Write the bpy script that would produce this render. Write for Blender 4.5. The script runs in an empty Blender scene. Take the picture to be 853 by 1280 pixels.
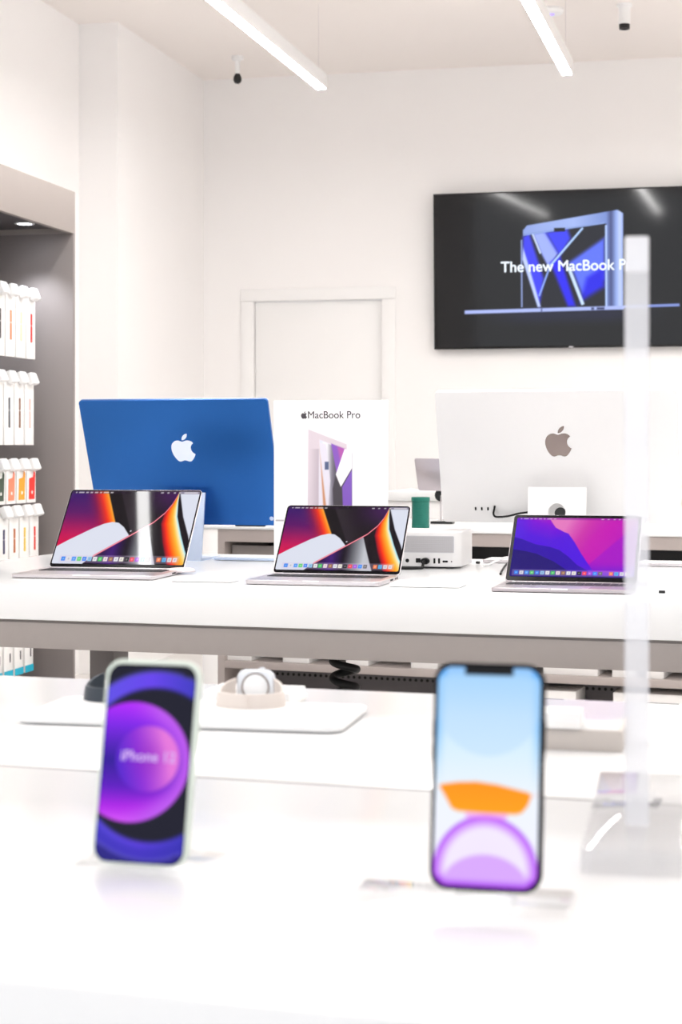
import bpy, bmesh, math, random
import numpy as np
from mathutils import Vector, Matrix

random.seed(7)
SC = bpy.context.scene
COL = SC.collection
F, CX, HY, H = 2200.0, 426.5, 560.0, 1.21      # focal length (px of an 853x1280 frame), principal column, horizon row, eye height
TH = math.radians(13.0)                          # camera looks 13 deg to one side of the room's depth axis
CT, ST = math.cos(TH), math.sin(TH)
TZ = 0.90                                        # table height


def W(x, d, z=0.0):
    """camera-frame ground coordinates -> world"""
    return Vector((x * CT - d * ST, x * ST + d * CT, z))


def px(p, d):
    return (p - CX) / F * d


def zz(y, d):
    return H - (y - HY) / F * d


def on_table(p, y, h=0.0):
    d = (H - TZ - h) * F / (y - HY)
    return px(p, d), d


def wallX(p, Y):
    r = (p - CX) / F
    d = Y / (r * ST + CT)
    return d * (r * CT - ST), d


def sideY(p, X):
    r = (p - CX) / F
    d = X / (r * CT - ST)
    return d * (r * ST + CT), d


def lin(c):
    c = np.asarray(c, float) / 255.0
    return np.where(c <= 0.04045, c / 12.92, ((c + 0.055) / 1.055) ** 2.4)


# ------------------------------------------------------------------ materials
def mat(name, rgb, rough=0.5, metal=0.0, spec=0.5, coat=0.0, noise=0.0, nscale=30.0, bump=0.0, bscale=60.0,
        emit=None, estr=1.0, trans=0.0, ior=1.45, lin_rgb=None):
    m = bpy.data.materials.new(name)
    m.use_nodes = True
    nt = m.node_tree
    b = nt.nodes['Principled BSDF']
    c = tuple(lin(rgb)) + (1.0,) if lin_rgb is None else tuple(lin_rgb) + (1.0,)
    b.inputs['Base Color'].default_value = c
    b.inputs['Roughness'].default_value = rough
    b.inputs['Metallic'].default_value = metal
    b.inputs['Specular IOR Level'].default_value = spec
    b.inputs['IOR'].default_value = ior
    b.inputs['Coat Weight'].default_value = coat
    b.inputs['Coat Roughness'].default_value = 0.05
    b.inputs['Transmission Weight'].default_value = trans
    if emit is not None:
        b.inputs['Emission Color'].default_value = tuple(lin(emit)) + (1.0,)
        b.inputs['Emission Strength'].default_value = estr
    if noise or bump:
        tc = nt.nodes.new('ShaderNodeTexCoord')
    if noise:
        n = nt.nodes.new('ShaderNodeTexNoise')
        n.inputs['Scale'].default_value = nscale
        n.inputs['Detail'].default_value = 4
        nt.links.new(tc.outputs['Object'], n.inputs['Vector'])
        r = nt.nodes.new('ShaderNodeMapRange')
        r.inputs['To Min'].default_value = 1 - noise
        r.inputs['To Max'].default_value = 1 + noise
        nt.links.new(n.outputs['Fac'], r.inputs['Value'])
        mx = nt.nodes.new('ShaderNodeVectorMath')
        mx.operation = 'SCALE'
        mx.inputs[0].default_value = c[:3]
        nt.links.new(r.outputs['Result'], mx.inputs['Scale'])
        nt.links.new(mx.outputs['Vector'], b.inputs['Base Color'])
    if bump:
        n2 = nt.nodes.new('ShaderNodeTexNoise')
        n2.inputs['Scale'].default_value = bscale
        nt.links.new(tc.outputs['Object'], n2.inputs['Vector'])
        bp = nt.nodes.new('ShaderNodeBump')
        bp.inputs['Strength'].default_value = bump
        bp.inputs['Distance'].default_value = 0.002
        nt.links.new(n2.outputs['Fac'], bp.inputs['Height'])
        nt.links.new(bp.outputs['Normal'], b.inputs['Normal'])
    return m


def art_mat(name, glossy=True, strength=1.0, base_black=True):
    """picture stored as a colour attribute: shown lit from behind (screens) or as print"""
    m = bpy.data.materials.new(name)
    m.use_nodes = True
    nt = m.node_tree
    b = nt.nodes['Principled BSDF']
    a = nt.nodes.new('ShaderNodeAttribute')
    a.attribute_name = 'art'
    if base_black:
        b.inputs['Base Color'].default_value = (0.0012, 0.0012, 0.0012, 1)
        nt.links.new(a.outputs['Color'], b.inputs['Emission Color'])
        b.inputs['Emission Strength'].default_value = strength
    else:
        nt.links.new(a.outputs['Color'], b.inputs['Base Color'])
    b.inputs['Roughness'].default_value = 0.04 if glossy else 0.35
    b.inputs['Specular IOR Level'].default_value = 0.5
    return m


def clear_mat(name, haze, tint=(.97, .975, .98), hz=(242, 242, 246)):
    """clear acrylic sheet: passes light straight, milky by 'haze', mirror-like at the surface by Fresnel"""
    m = bpy.data.materials.new(name)
    m.use_nodes = True
    nt = m.node_tree
    out = nt.nodes['Material Output']
    b = nt.nodes['Principled BSDF']
    b.inputs['Base Color'].default_value = tuple(lin(hz)) + (1.0,)
    b.inputs['Roughness'].default_value = .4
    tr = nt.nodes.new('ShaderNodeBsdfTransparent')
    tr.inputs['Color'].default_value = tint + (1.0,)
    m1 = nt.nodes.new('ShaderNodeMixShader')
    m1.inputs['Fac'].default_value = haze
    nt.links.new(tr.outputs[0], m1.inputs[1])
    nt.links.new(b.outputs[0], m1.inputs[2])
    gl = nt.nodes.new('ShaderNodeBsdfGlossy')
    gl.inputs['Roughness'].default_value = .04
    fr = nt.nodes.new('ShaderNodeFresnel')
    fr.inputs['IOR'].default_value = 1.3
    m2 = nt.nodes.new('ShaderNodeMixShader')
    ge = nt.nodes.new('ShaderNodeNewGeometry')               # only the outer skin mirrors; light leaves the far side freely
    sub = nt.nodes.new('ShaderNodeMath')
    sub.operation = 'SUBTRACT'
    sub.inputs[0].default_value = 1.0
    nt.links.new(ge.outputs['Backfacing'], sub.inputs[1])
    mu = nt.nodes.new('ShaderNodeMath')
    mu.operation = 'MULTIPLY'
    nt.links.new(fr.outputs[0], mu.inputs[0])
    nt.links.new(sub.outputs[0], mu.inputs[1])
    nt.links.new(mu.outputs[0], m2.inputs['Fac'])
    nt.links.new(m1.outputs[0], m2.inputs[1])
    nt.links.new(gl.outputs[0], m2.inputs[2])
    nt.links.new(m2.outputs[0], out.inputs['Surface'])
    return m


M = {}
M['wall'] = mat('wall_paint', (244, 242, 241), 0.85, noise=0.01, nscale=3, bump=0.05, bscale=120)
M['ceil'] = mat('ceiling_paint', (243, 237, 233), 0.9, noise=0.01, nscale=2)
M['door'] = mat('door_paint', (241, 240, 239), 0.5, noise=0.01, nscale=4)
M['floor'] = mat('floor_tile', (222, 218, 214), 0.25, noise=0.04, nscale=2.5)
M['top'] = mat('white_tabletop', (230, 231, 232), 0.2, coat=0.1, noise=0.004, nscale=5)
M['white'] = mat('white_plastic', (240, 240, 240), 0.35, noise=0.006, nscale=20)
M['card'] = mat('white_card', (240, 238, 236), 0.6, noise=0.01, nscale=20)
M['grey'] = mat('grey_laminate', (152, 145, 142), 0.45, noise=0.03, nscale=40)
M['taupe'] = mat('taupe_laminate', (168, 158, 154), 0.5, noise=0.02, nscale=14)
M['taupe_dark'] = mat('taupe_laminate_dark', (102, 97, 96), 0.5, noise=0.02, nscale=14)
M['dark'] = mat('dark_metal', (84, 80, 82), 0.5, metal=0.2, noise=0.03, nscale=30)
M['black'] = mat('black_plastic', (16, 16, 17), 0.35, noise=0.05, nscale=60)
M['rubber'] = mat('black_rubber', (12, 12, 13), 0.5, spec=.3, noise=0.05, nscale=80)
M['shelf_shaded'] = mat('taupe_shelf_shaded', (132, 124, 122), 0.5, noise=0.02, nscale=14)  # the unit's taupe darkened: dimmer light inside is put into the colour
M['header'] = mat('taupe_header', (160, 151, 146), 0.5, noise=0.02, nscale=14)
M['shelf_deep_shade'] = mat('taupe_laminate_deep_shade', (78, 74, 76), 0.5, noise=0.02, nscale=14)  # same taupe, darker still: shade behind the header put into the colour
M['hole'] = mat('black_opening', (6, 6, 6), 0.8, noise=0.05, nscale=10)
M['silver'] = mat('silver_aluminium', (205, 200, 203), 0.32, metal=0.85, noise=0.01, nscale=90)
M['grey_alu'] = mat('grey_aluminium', (178, 170, 174), 0.3, metal=0.8, noise=0.01, nscale=90)
M['silver_back'] = mat('satin_silver', (222, 221, 221), 0.42, metal=0.2, noise=0.008, nscale=50)
M['key'] = mat('key_black', (28, 27, 30), 0.5, noise=0.05, nscale=100)
M['blue'] = mat('blue_anodised', (36, 92, 162), 0.34, metal=0.75, noise=0.015, nscale=60)
M['pale_blue'] = mat('pale_blue_aluminium', (196, 210, 232), 0.35, metal=0.5, noise=0.01, nscale=60)
M['logo_white'] = mat('pale_logo', (226, 234, 246), 0.3, noise=0.01)
M['logo_mirror'] = mat('mirror_logo', (128, 116, 112), 0.12, metal=0.9, noise=0.01)
M['green'] = mat('green_fabric', (6, 102, 88), 0.6, noise=0.1, nscale=200, bump=0.3, bscale=400)
M['acrylic'] = clear_mat('clear_acrylic', .02, (.99, .992, .995))
M['post'] = clear_mat('milky_clear_acrylic', .45)
M['foot'] = clear_mat('thick_clear_acrylic', .08, (.92, .92, .925))
M['frost'] = clear_mat('frosted_acrylic', .72)
M['lamp'] = mat('lamp_diffuser', (255, 255, 255), 0.4, emit=(255, 254, 252), estr=40.0, noise=0.001)
M['spot_glass'] = mat('spot_glass', (255, 255, 255), 0.4, emit=(235, 242, 255), estr=14.0, noise=0.001)
M['led'] = mat('purple_led', (120, 100, 230), 0.4, emit=(150, 130, 255), estr=1.2, noise=0.001)
M['sage'] = mat('pale_green_glass', (208, 218, 208), 0.3, coat=0.2, noise=0.01)
M['phone_black'] = mat('black_glass', (12, 11, 15), 0.2, spec=.12, noise=0.02)
M['beige_band'] = mat('beige_silicone', (214, 205, 199), 0.6, noise=0.02, nscale=60)
M['watch_case'] = mat('pale_watch_case', (222, 225, 230), 0.25, metal=0.35, noise=0.01)
M['crystal'] = mat('watch_crystal', (238, 240, 242), 0.12, coat=0.6, noise=0.005)
M['blush'] = mat('pale_blush_plastic', (232, 214, 214), 0.3, noise=.005)
M['slate_band'] = mat('slate_silicone', (52, 60, 70), 0.5, noise=0.04, nscale=60)
M['sage_grey'] = mat('grey_green_case', (118, 138, 134), 0.35, noise=0.03)
M['grille'] = mat('vent_grille', (186, 186, 190), 0.45, metal=0.3, noise=0.02, nscale=300)
M['ink'] = mat('dark_ink', (70, 64, 70), 0.6, noise=0.03)
M['text_glow'] = mat('screen_text', (0, 0, 0), 0.1, emit=(236, 244, 255), estr=.95, noise=0.001)
M['text_soft'] = mat('screen_text_soft', (0, 0, 0), 0.1, emit=(206, 170, 236), estr=.85, noise=0.001)
M['screen'] = art_mat('display_picture', strength=.8)
M['screen'].node_tree.nodes['Principled BSDF'].inputs['Specular IOR Level'].default_value = .17
M['phone_screen'] = art_mat('phone_picture', strength=.84)
M['phone_screen'].node_tree.nodes['Principled BSDF'].inputs['Specular IOR Level'].default_value = .15
M['tv'] = art_mat('television_picture', strength=.9)
M['tv'].node_tree.nodes['Principled BSDF'].inputs['Specular IOR Level'].default_value = .36
M['tv'].node_tree.nodes['Principled BSDF'].inputs['Roughness'].default_value = .06
M['print'] = art_mat('printed_picture', glossy=False, base_black=False)
M['joint'] = mat('grey_joint', (104, 102, 102), 0.6, noise=.02)
M['podium'] = mat('podium_white_shaded', (196, 188, 182), 0.5, noise=.01)  # white block greyed: the front face's shade is put into its colour
M['teal'] = mat('teal_card', (0, 168, 196), 0.5, noise=0.02)


# ------------------------------------------------------------------ mesh helpers
def new():
    return bmesh.new()


def merge(bm, tmp, mtx=None):
    if mtx is not None:
        bmesh.ops.transform(tmp, matrix=mtx, verts=tmp.verts)
    me = bpy.data.meshes.new('tmp')
    tmp.to_mesh(me)
    tmp.free()
    bm.from_mesh(me)
    bpy.data.meshes.remove(me)


def obj(name, bm, m, parent=None, loc=None, rotz=None, smooth=True, angle=35):
    me = bpy.data.meshes.new(name)
    bmesh.ops.recalc_face_normals(bm, faces=bm.faces)
    bm.to_mesh(me)
    bm.free()
    me.materials.append(m)
    if smooth:
        me.polygons.foreach_set('use_smooth', [True] * len(me.polygons))
        me.set_sharp_from_angle(angle=math.radians(angle))
    o = bpy.data.objects.new(name, me)
    COL.objects.link(o)
    if parent is not None:
        o.parent = parent
    if loc is not None:
        o.location = loc
    if rotz is not None:
        o.rotation_euler = (0, 0, rotz)
    return o


def tag(o, label=None, cat=None, group=None, kind=None):
    if label: o['label'] = label
    if cat: o['category'] = cat
    if group: o['group'] = group
    if kind: o['kind'] = kind
    return o


def thing(name, label, cat, x, d, z=0.0, yaw=0.0, group=None):
    """Empty at a camera-frame ground point; local X runs to the side, local Y away, turned by yaw degrees"""
    o = bpy.data.objects.new(name, None)
    o.empty_display_size = 0.05
    COL.objects.link(o)
    o.location = W(x, d, z)
    o.rotation_euler = (0, 0, TH - math.radians(yaw))
    return tag(o, label, cat, group)


def thing_world(name, label, cat, loc, rotz=0.0, group=None):
    o = bpy.data.objects.new(name, None)
    o.empty_display_size = 0.05
    COL.objects.link(o)
    o.location = loc
    o.rotation_euler = (0, 0, rotz)
    return tag(o, label, cat, group)


def copy_tree(o, parent=None):
    c = o.copy()
    COL.objects.link(c)
    if parent is not None:
        c.parent = parent
        c.matrix_parent_inverse = o.matrix_parent_inverse
    for ch in list(o.children):
        copy_tree(ch, c)
    return c


def box(bm, x0, x1, y0, y1, z0, z1, r=0.0, seg=2, mtx=None):
    t = bmesh.new()
    bmesh.ops.create_cube(t, size=1.0)
    for v in t.verts:
        v.co = Vector(((x0 + x1) / 2 + v.co.x * (x1 - x0), (y0 + y1) / 2 + v.co.y * (y1 - y0), (z0 + z1) / 2 + v.co.z * (z1 - z0)))
    if r > 0:
        bmesh.ops.bevel(t, geom=list(t.edges), offset=r, segments=seg, profile=0.5, affect='EDGES')
    merge(bm, t, mtx)


def rrect(w, h, r, n=6, x0=0.0, y0=0.0):
    pts = []
    for cx, cy, a0 in ((w - r, h - r, 0), (r, h - r, 90), (r, r, 180), (w - r, r, 270)):
        for k in range(n + 1):
            a = math.radians(a0 + 90 * k / n)
            pts.append((x0 + cx + r * math.cos(a), y0 + cy + r * math.sin(a)))
    return pts


def circ(r, n=32, cx=0.0, cy=0.0, ry=None):
    ry = r if ry is None else ry
    return [(cx + r * math.cos(2 * math.pi * k / n), cy + ry * math.sin(2 * math.pi * k / n)) for k in range(n)]


def prism(bm, outline, z0, z1, mtx=None, bev=0.0, seg=2):
    t = bmesh.new()
    lo = [t.verts.new((p[0], p[1], z0)) for p in outline]
    hi = [t.verts.new((p[0], p[1], z1)) for p in outline]
    n = len(outline)
    f0 = t.faces.new(lo[::-1])
    f1 = t.faces.new(hi)
    for k in range(n):
        t.faces.new((lo[k], lo[(k + 1) % n], hi[(k + 1) % n], hi[k]))
    bmesh.ops.recalc_face_normals(t, faces=t.faces)
    if bev > 0:
        es = list(f0.edges) + list(f1.edges)
        bmesh.ops.bevel(t, geom=es, offset=bev, segments=seg, profile=0.5, affect='EDGES')
    merge(bm, t, mtx)


def flat(bm, outline, z=0.0, mtx=None):
    t = bmesh.new()
    vs = [t.verts.new((p[0], p[1], z)) for p in outline]
    t.faces.new(vs)
    merge(bm, t, mtx)


def lathe(bm, prof, n=40, mtx=None):
    t = bmesh.new()
    rings = []
    for r, z in prof:
        if r < 1e-6:
            rings.append([t.verts.new((0, 0, z))])
        else:
            rings.append([t.verts.new((r * math.cos(2 * math.pi * k / n), r * math.sin(2 * math.pi * k / n), z)) for k in range(n)])
    for a, b in zip(rings, rings[1:]):
        for k in range(n):
            k2 = (k + 1) % n
            if len(a) == 1 and len(b) == 1: continue
            if len(a) == 1: t.faces.new((a[0], b[k2], b[k]))
            elif len(b) == 1: t.faces.new((a[k], a[k2], b[0]))
            else: t.faces.new((a[k], a[k2], b[k2], b[k]))
    merge(bm, t, mtx)


def tube(bm, pts, r, n=10, mtx=None):
    pts = [Vector(p) for p in pts]
    t = bmesh.new()
    rings = []
    up = Vector((0, 0, 1))
    prev = None
    for i, p in enumerate(pts):
        tan = (pts[min(i + 1, len(pts) - 1)] - pts[max(i - 1, 0)]).normalized()
        if prev is None:
            a = up if abs(tan.dot(up)) < 0.95 else Vector((1, 0, 0))
            nx = tan.cross(a).normalized()
        else:
            nx = (prev - tan * prev.dot(tan)).normalized()
        prev = nx
        ny = tan.cross(nx)
        rings.append([t.verts.new(p + (nx * math.cos(2 * math.pi * k / n) + ny * math.sin(2 * math.pi * k / n)) * r) for k in range(n)])
    for a, b in zip(rings, rings[1:]):
        for k in range(n):
            t.faces.new((a[k], a[(k + 1) % n], b[(k + 1) % n], b[k]))
    t.faces.new(rings[0][::-1])
    t.faces.new(rings[-1])
    merge(bm, t, mtx)


def spline(P, n=10):
    P = [Vector(p) for p in P]
    out = []
    for i in range(len(P) - 1):
        p0, p1, p2, p3 = P[max(i - 1, 0)], P[i], P[i + 1], P[min(i + 2, len(P) - 1)]
        for k in range(n):
            s = k / n
            out.append(0.5 * ((2 * p1) + (p2 - p0) * s + (2 * p0 - 5 * p1 + 4 * p2 - p3) * s * s + (3 * p1 - p0 - 3 * p2 + p3) * s ** 3))
    out.append(P[-1])
    return out


def frame_mtx(o, x, y, z):
    m = Matrix.Identity(4)
    for i in range(3):
        m[i][0], m[i][1], m[i][2], m[i][3] = x[i], y[i], z[i], o[i]
    return m


def picture(name, w, h, nx, ny, fn, m, parent, mtx, radius=0.0):
    """flat picture of size w x h in the XY plane of mtx; fn(u, t) gives sRGB 0..255, u to the side, t downwards"""
    ss = 3
    gx, gy = nx + 1, ny + 1
    acc = np.zeros((gy, gx, 3))
    for a in range(ss):
        for b in range(ss):
            u = (np.arange(gx) + (a - 1) / ss) / nx
            t = (np.arange(gy) + (b - 1) / ss) / ny
            U, T = np.meshgrid(np.clip(u, 0, 1), np.clip(t, 0, 1))
            acc += lin(np.clip(fn(U, T), 0, 255))
    acc /= ss * ss
    u = np.arange(gx) / nx
    t = np.arange(gy) / ny
    U, T = np.meshgrid(u, t)
    X, Y = U * w, (1 - T) * h
    if radius > 0:                                    # pull the corners in to a rounded outline
        for sx in (0, 1):
            for sy in (0, 1):
                cx, cy = (radius, w - radius)[sx], (radius, h - radius)[sy]
                dx = (X - cx) * (1 if sx else -1)
                dy = (Y - cy) * (1 if sy else -1)
                inn = (dx > 0) & (dy > 0)
                L = np.sqrt(dx ** 2 + dy ** 2) + 1e-9
                mxx = np.maximum(dx, dy)
                k = np.where(inn, mxx / L, 1.0)
                X = np.where(inn, cx + (X - cx) * k, X)
                Y = np.where(inn, cy + (Y - cy) * k, Y)
    co = np.stack([X.ravel(), Y.ravel(), np.zeros(X.size)], 1)
    Mt = np.array(mtx)
    co = co @ Mt[:3, :3].T + Mt[:3, 3]
    idx = np.arange(gx * gy).reshape(gy, gx)
    q = np.stack([idx[1:, :-1], idx[1:, 1:], idx[:-1, 1:], idx[:-1, :-1]], -1).reshape(-1, 4)
    me = bpy.data.meshes.new(name)
    me.vertices.add(len(co))
    me.vertices.foreach_set('co', co.astype(np.float32).ravel())
    me.loops.add(q.size)
    me.loops.foreach_set('vertex_index', q.astype(np.int32).ravel())
    me.polygons.add(len(q))
    me.polygons.foreach_set('loop_start', (np.arange(len(q)) * 4).astype(np.int32))
    me.update(calc_edges=True)
    at = me.attributes.new('art', 'FLOAT_COLOR', 'POINT')
    rgba = np.ones((len(co), 4), np.float32)
    rgba[:, :3] = acc.reshape(-1, 3)
    at.data.foreach_set('color', rgba.ravel())
    me.materials.append(m)
    me.validate()
    o = bpy.data.objects.new(name, me)
    COL.objects.link(o)
    o.parent = parent
    return o


def text(name, s, size, m, parent, mtx, align='CENTER', ext=0.0, bold=0.0, width=None):
    cu = bpy.data.curves.new('txt', 'FONT')
    cu.body = s
    cu.size = size
    cu.align_x = align
    cu.extrude = ext
    t = bpy.data.objects.new('txt', cu)
    COL.objects.link(t)
    dg = bpy.context.evaluated_depsgraph_get()
    me = bpy.data.meshes.new_from_object(t.evaluated_get(dg))
    bpy.data.objects.remove(t)
    bpy.data.curves.remove(cu)
    if width:
        xs = [v.co.x for v in me.vertices]
        k = width / (max(xs) - min(xs))
        for v in me.vertices: v.co.x *= k
    if bold:
        bt = bmesh.new()
        for q, (a, b) in enumerate(((0, 0), (1, 0), (-1, 0), (0, 1), (0, -1))):
            m2 = me.copy()
            m2.transform(Matrix.Translation((a * bold, b * bold, q * .00004)))
            bt.from_mesh(m2)
            bpy.data.meshes.remove(m2)
        bt.to_mesh(me)
        bt.free()
    me.transform(mtx)
    me.materials.clear()
    me.materials.append(m)
    me.name = name
    o = bpy.data.objects.new(name, me)
    COL.objects.link(o)
    o.parent = parent
    return o


# fruit-shaped emblem: two outlines from cubic segments (relative), y downwards, in a 24 unit box
def cubic(start, nums):
    p = np.array(start, float)
    out = [tuple(p)]
    for i in range(0, len(nums), 6):
        a, b, c = (p + np.array(nums[i + j:i + j + 2]) for j in (0, 2, 4))
        for k in range(1, 11):
            s = k / 10
            out.append(tuple((1 - s) ** 3 * p + 3 * (1 - s) ** 2 * s * a + 3 * (1 - s) * s * s * b + s ** 3 * c))
        p = c
    return out[:-1]


EMB = [cubic((12.152, 6.896), [-.948, 0, -2.415, -1.078, -3.96, -1.04, -2.04, .027, -3.91, 1.183, -4.961, 3.014, -2.117, 3.675, -.546, 9.103,
                               1.519, 12.09, 1.013, 1.454, 2.208, 3.09, 3.792, 3.039, 1.52, -.065, 2.09, -.987, 3.935, -.987, 1.831, 0, 2.35, .987,
                               3.96, .948, 1.637, -.026, 2.676, -1.48, 3.676, -2.948, 1.156, -1.688, 1.636, -3.325, 1.662, -3.415, -.039, -.013,
                               -3.182, -1.221, -3.22, -4.857, -.026, -3.04, 2.48, -4.494, 2.597, -4.559, -1.429, -2.09, -3.623, -2.324, -4.39,
                               -2.376, -2, -.156, -3.675, 1.09, -4.61, 1.09]),
       cubic((15.53, 3.83), [.843, -1.012, 1.4, -2.427, 1.245, -3.83, -1.207, .052, -2.662, .805, -3.532, 1.818, -.78, .896, -1.454, 2.338,
                             -1.273, 3.714, 1.338, .104, 2.715, -.688, 3.559, -1.701])]


def emblem(bm, cx, cy, height, z0, z1, mtx):
    k = height / 24.0
    for o in EMB:
        prism(bm, [(cx + (x - 12) * k, cy - (y - 12) * k) for x, y in o][::-1], z0, z1, mtx)


# ------------------------------------------------------------------ pictures
def sstep(a, b, x):
    s = np.clip((x - a) / (b - a), 0, 1)
    return s * s * (3 - 2 * s)


def over(img, mask, col):
    col = np.asarray(col, float)
    if col.ndim == 1:
        col = col[None, None, :]
    return img * (1 - mask[..., None]) + col * mask[..., None]


def ramp(x, stops):
    xs = [s[0] for s in stops]
    return np.stack([np.interp(x, xs, [s[1][i] for s in stops]) for i in range(3)], -1)


def rect_mask(U, T, u0, u1, t0, t1):
    return ((U >= u0) & (U <= u1) & (T >= t0) & (T <= t1)).astype(float)


DOCK = [(40, 130, 240), (226, 226, 232), (70, 150, 245), (90, 205, 110), (60, 130, 240), (150, 200, 235), (240, 240, 240), (70, 200, 95), (245, 225, 228), (160, 115, 70),
        (240, 240, 242), (245, 240, 225), (25, 25, 28), (250, 60, 90), (170, 80, 225), (50, 140, 250), (110, 105, 110), None, (250, 130, 80), (90, 180, 240), (225, 225, 230), (240, 225, 230)]


def bars(img, U, T, u0, u1, dark):
    """menu bar marks along the top and the row of small icons along the bottom"""
    img = over(img, rect_mask(U, T, 0, 1, 0, .035) * .45, dark)
    for a, b in ((.03, .04), (.055, .095), (.11, .13), (.145, .165), (.18, .205), (.22, .235), (.25, .29), (.305, .325), (.70, .72), (.75, .765), (.80, .815), (.84, .855), (.88, .985)):
        img = over(img, rect_mask(U, T, a, b, .012, .026) * .8, (240, 235, 240))
    img = over(img, rect_mask(U, T, u0 - .012, u1 + .012, .885, .985) * .35, (215, 200, 225))
    n = len(DOCK)
    for k, c in enumerate(DOCK):
        if c is None: continue
        a = u0 + (u1 - u0) * (k + .12) / n
        b = u0 + (u1 - u0) * (k + .88) / n
        img = over(img, rect_mask(U, T, a, b, .905, .962), c)
        img = over(img, rect_mask(U, T, a + (b - a) * .3, a + (b - a) * .7, .922, .946) * .4, (250, 250, 250) if sum(c) < 500 else (120, 120, 160))
    return img


def swoop(U, T):
    img = np.zeros(U.shape + (3,)) + np.array((14, 6, 16))
    # slab of dark grey beside the glowing edge
    e0 = .285 + .115 * T / .42
    e1 = e0 + .10
    img = over(img, sstep(e1 - .006, e1 + .006, U) * (1 - sstep(e1, e1 + .22, U)) * .42, (74, 64, 74))
    img = over(img, sstep(.45, .85, U) * sstep(.5, .0, T) * .8, (78, 18, 104))
    # glowing left panel
    g = e0 - U
    left = ramp(T, [(0, (50, 6, 104)), (.3, (92, 0, 100)), (.6, (196, 0, 86)), (.9, (240, 10, 56))])
    glow = ramp(g, [(0, (255, 176, 60)), (.025, (255, 120, 20)), (.06, (250, 48, 20)), (.13, (170, 10, 60)), (.24, (90, 10, 96))])
    k = sstep(.22, .02, g)
    img = over(img, sstep(-.004, .004, g), left * (1 - k[..., None]) + glow * k[..., None])
    # sweeping line from the upper corner down to the lower edge
    lt = np.interp(U, [.22, .30, .36, .54, .70, .77, .81, .835, .845], [1.02, .90, .83, .62, .43, .30, .18, .06, -.02])
    below = sstep(-.004, .004, T - lt) * (U > .22)
    low = ramp(U - .30, [(0, (24, 8, 36)), (.14, (62, 14, 116)), (.24, (16, 6, 26)), (.30, (92, 92, 100)), (.40, (196, 198, 206))])
    # right of the grey panel: black then flame band
    p1 = .655 + .10 * (T - .40) / .5 + .03 * (T - .4) ** 2
    q = U - p1
    bandl = np.interp(T, [.0, .1, .25, .45, .7, 1.0], [.83, .82, .765, .755, .80, .87])
    bandr = np.interp(T, [.0, .15, .35, .6, .8, 1.0], [.842, .85, .87, .93, .985, 1.05])
    low = over(low, sstep(-.004, .004, q), (20, 10, 22))
    b = (U - bandl) / np.maximum(bandr - bandl, 1e-3)
    fl = ramp(b, [(0, (60, 4, 40)), (.10, (176, 10, 30)), (.25, (246, 42, 16)), (.45, (255, 122, 10)), (.7, (255, 190, 60)), (.88, (255, 240, 190)), (.97, (190, 240, 250))])
    low = over(low, sstep(-.02, .06, b), fl)
    low = over(low, sstep(.98, 1.03, b), (18, 10, 22))
    r2 = np.interp(T, [.0, .15, .35, .6, .75, 1.0], [.845, .875, .915, .985, 1.02, 1.1])
    low = over(low, sstep(-.004, .004, U - r2), (222, 226, 240))
    img = over(img, below, low)
    # pale dune
    top = np.interp(U, [0, .08, .16, .24, .32, .38, .43, .48, .54], [.77, .68, .60, .52, .455, .43, .44, .50, .62])
    dune = sstep(-.004, .004, T - top) * np.where(U < .54, 1, 0) * (1 - (T > lt) * (U > .22))
    img = over(img, dune, (222, 226, 240))
    d = np.abs(T - lt)
    img = over(img, (1 - sstep(.006, .018, d)) * (U > .30) * (U < .845), (226, 60, 90))
    img = over(img, (1 - sstep(.002, .007, d)) * (U > .30) * (U < .845), (255, 190, 200))
    img = over(img, rect_mask(U, T, .535, .545, .545, .56), (230, 225, 240))
    img = over(img, rect_mask(U, T, .42, .58, 0, .036), (16, 8, 18))      # camera housing
    return bars(img, U, T, .06, .95, (40, 20, 50))


def dusk(U, T):
    img = ramp(U + .25 * T, [(0.2, (232, 128, 190)), (.45, (228, 120, 192)), (.62, (206, 50, 172)), (.85, (190, 0, 186)), (1.05, (160, 0, 200)), (1.25, (140, 0, 200))])
    a = np.interp(T, [0, .3, .6, .8], [.80, .62, .56, .50])
    img = over(img, sstep(-.03, .05, U - a) * .55, (204, 10, 180))
    c = np.interp(T, [0, .2, .45, .8], [1.02, .93, .80, .62])
    img = over(img, sstep(-.01, .02, U - c) * .7, (160, 0, 204))
    l1 = np.interp(U, [.26, .295, .33, .40, .44, .50, .56, .62, .68], [-.02, .08, .17, .24, .27, .42, .60, .76, .92])
    lay = ramp(T + .5 * np.abs(U - .30), [(0, (176, 0, 200)), (.15, (126, 0, 218)), (.4, (84, 8, 222)), (.75, (78, 8, 226))])
    lay = over(lay, sstep(.16, .02, U) * .6, (86, 40, 226))
    img = over(img, np.maximum(sstep(-.006, .006, T - l1), (U < .26).astype(float)), lay)
    img = over(img, sstep(.72, .95, T) * (U > .5) * .75, (104, 10, 214))
    l2 = np.interp(U, [0, .06, .18, .30, .38, .46, .54, .62, .70], [.34, .37, .46, .50, .55, .66, .80, .88, .99])
    img = over(img, sstep(-.006, .006, T - l2), (48, 4, 172))
    l3 = np.interp(U, [0, .1, .2, .34, .44, .52], [.55, .575, .62, .74, .86, .97])
    img = over(img, sstep(-.006, .006, T - l3), (32, 12, 118))
    return bars(img, U, T, .03, .965, (120, 20, 150))


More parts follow.
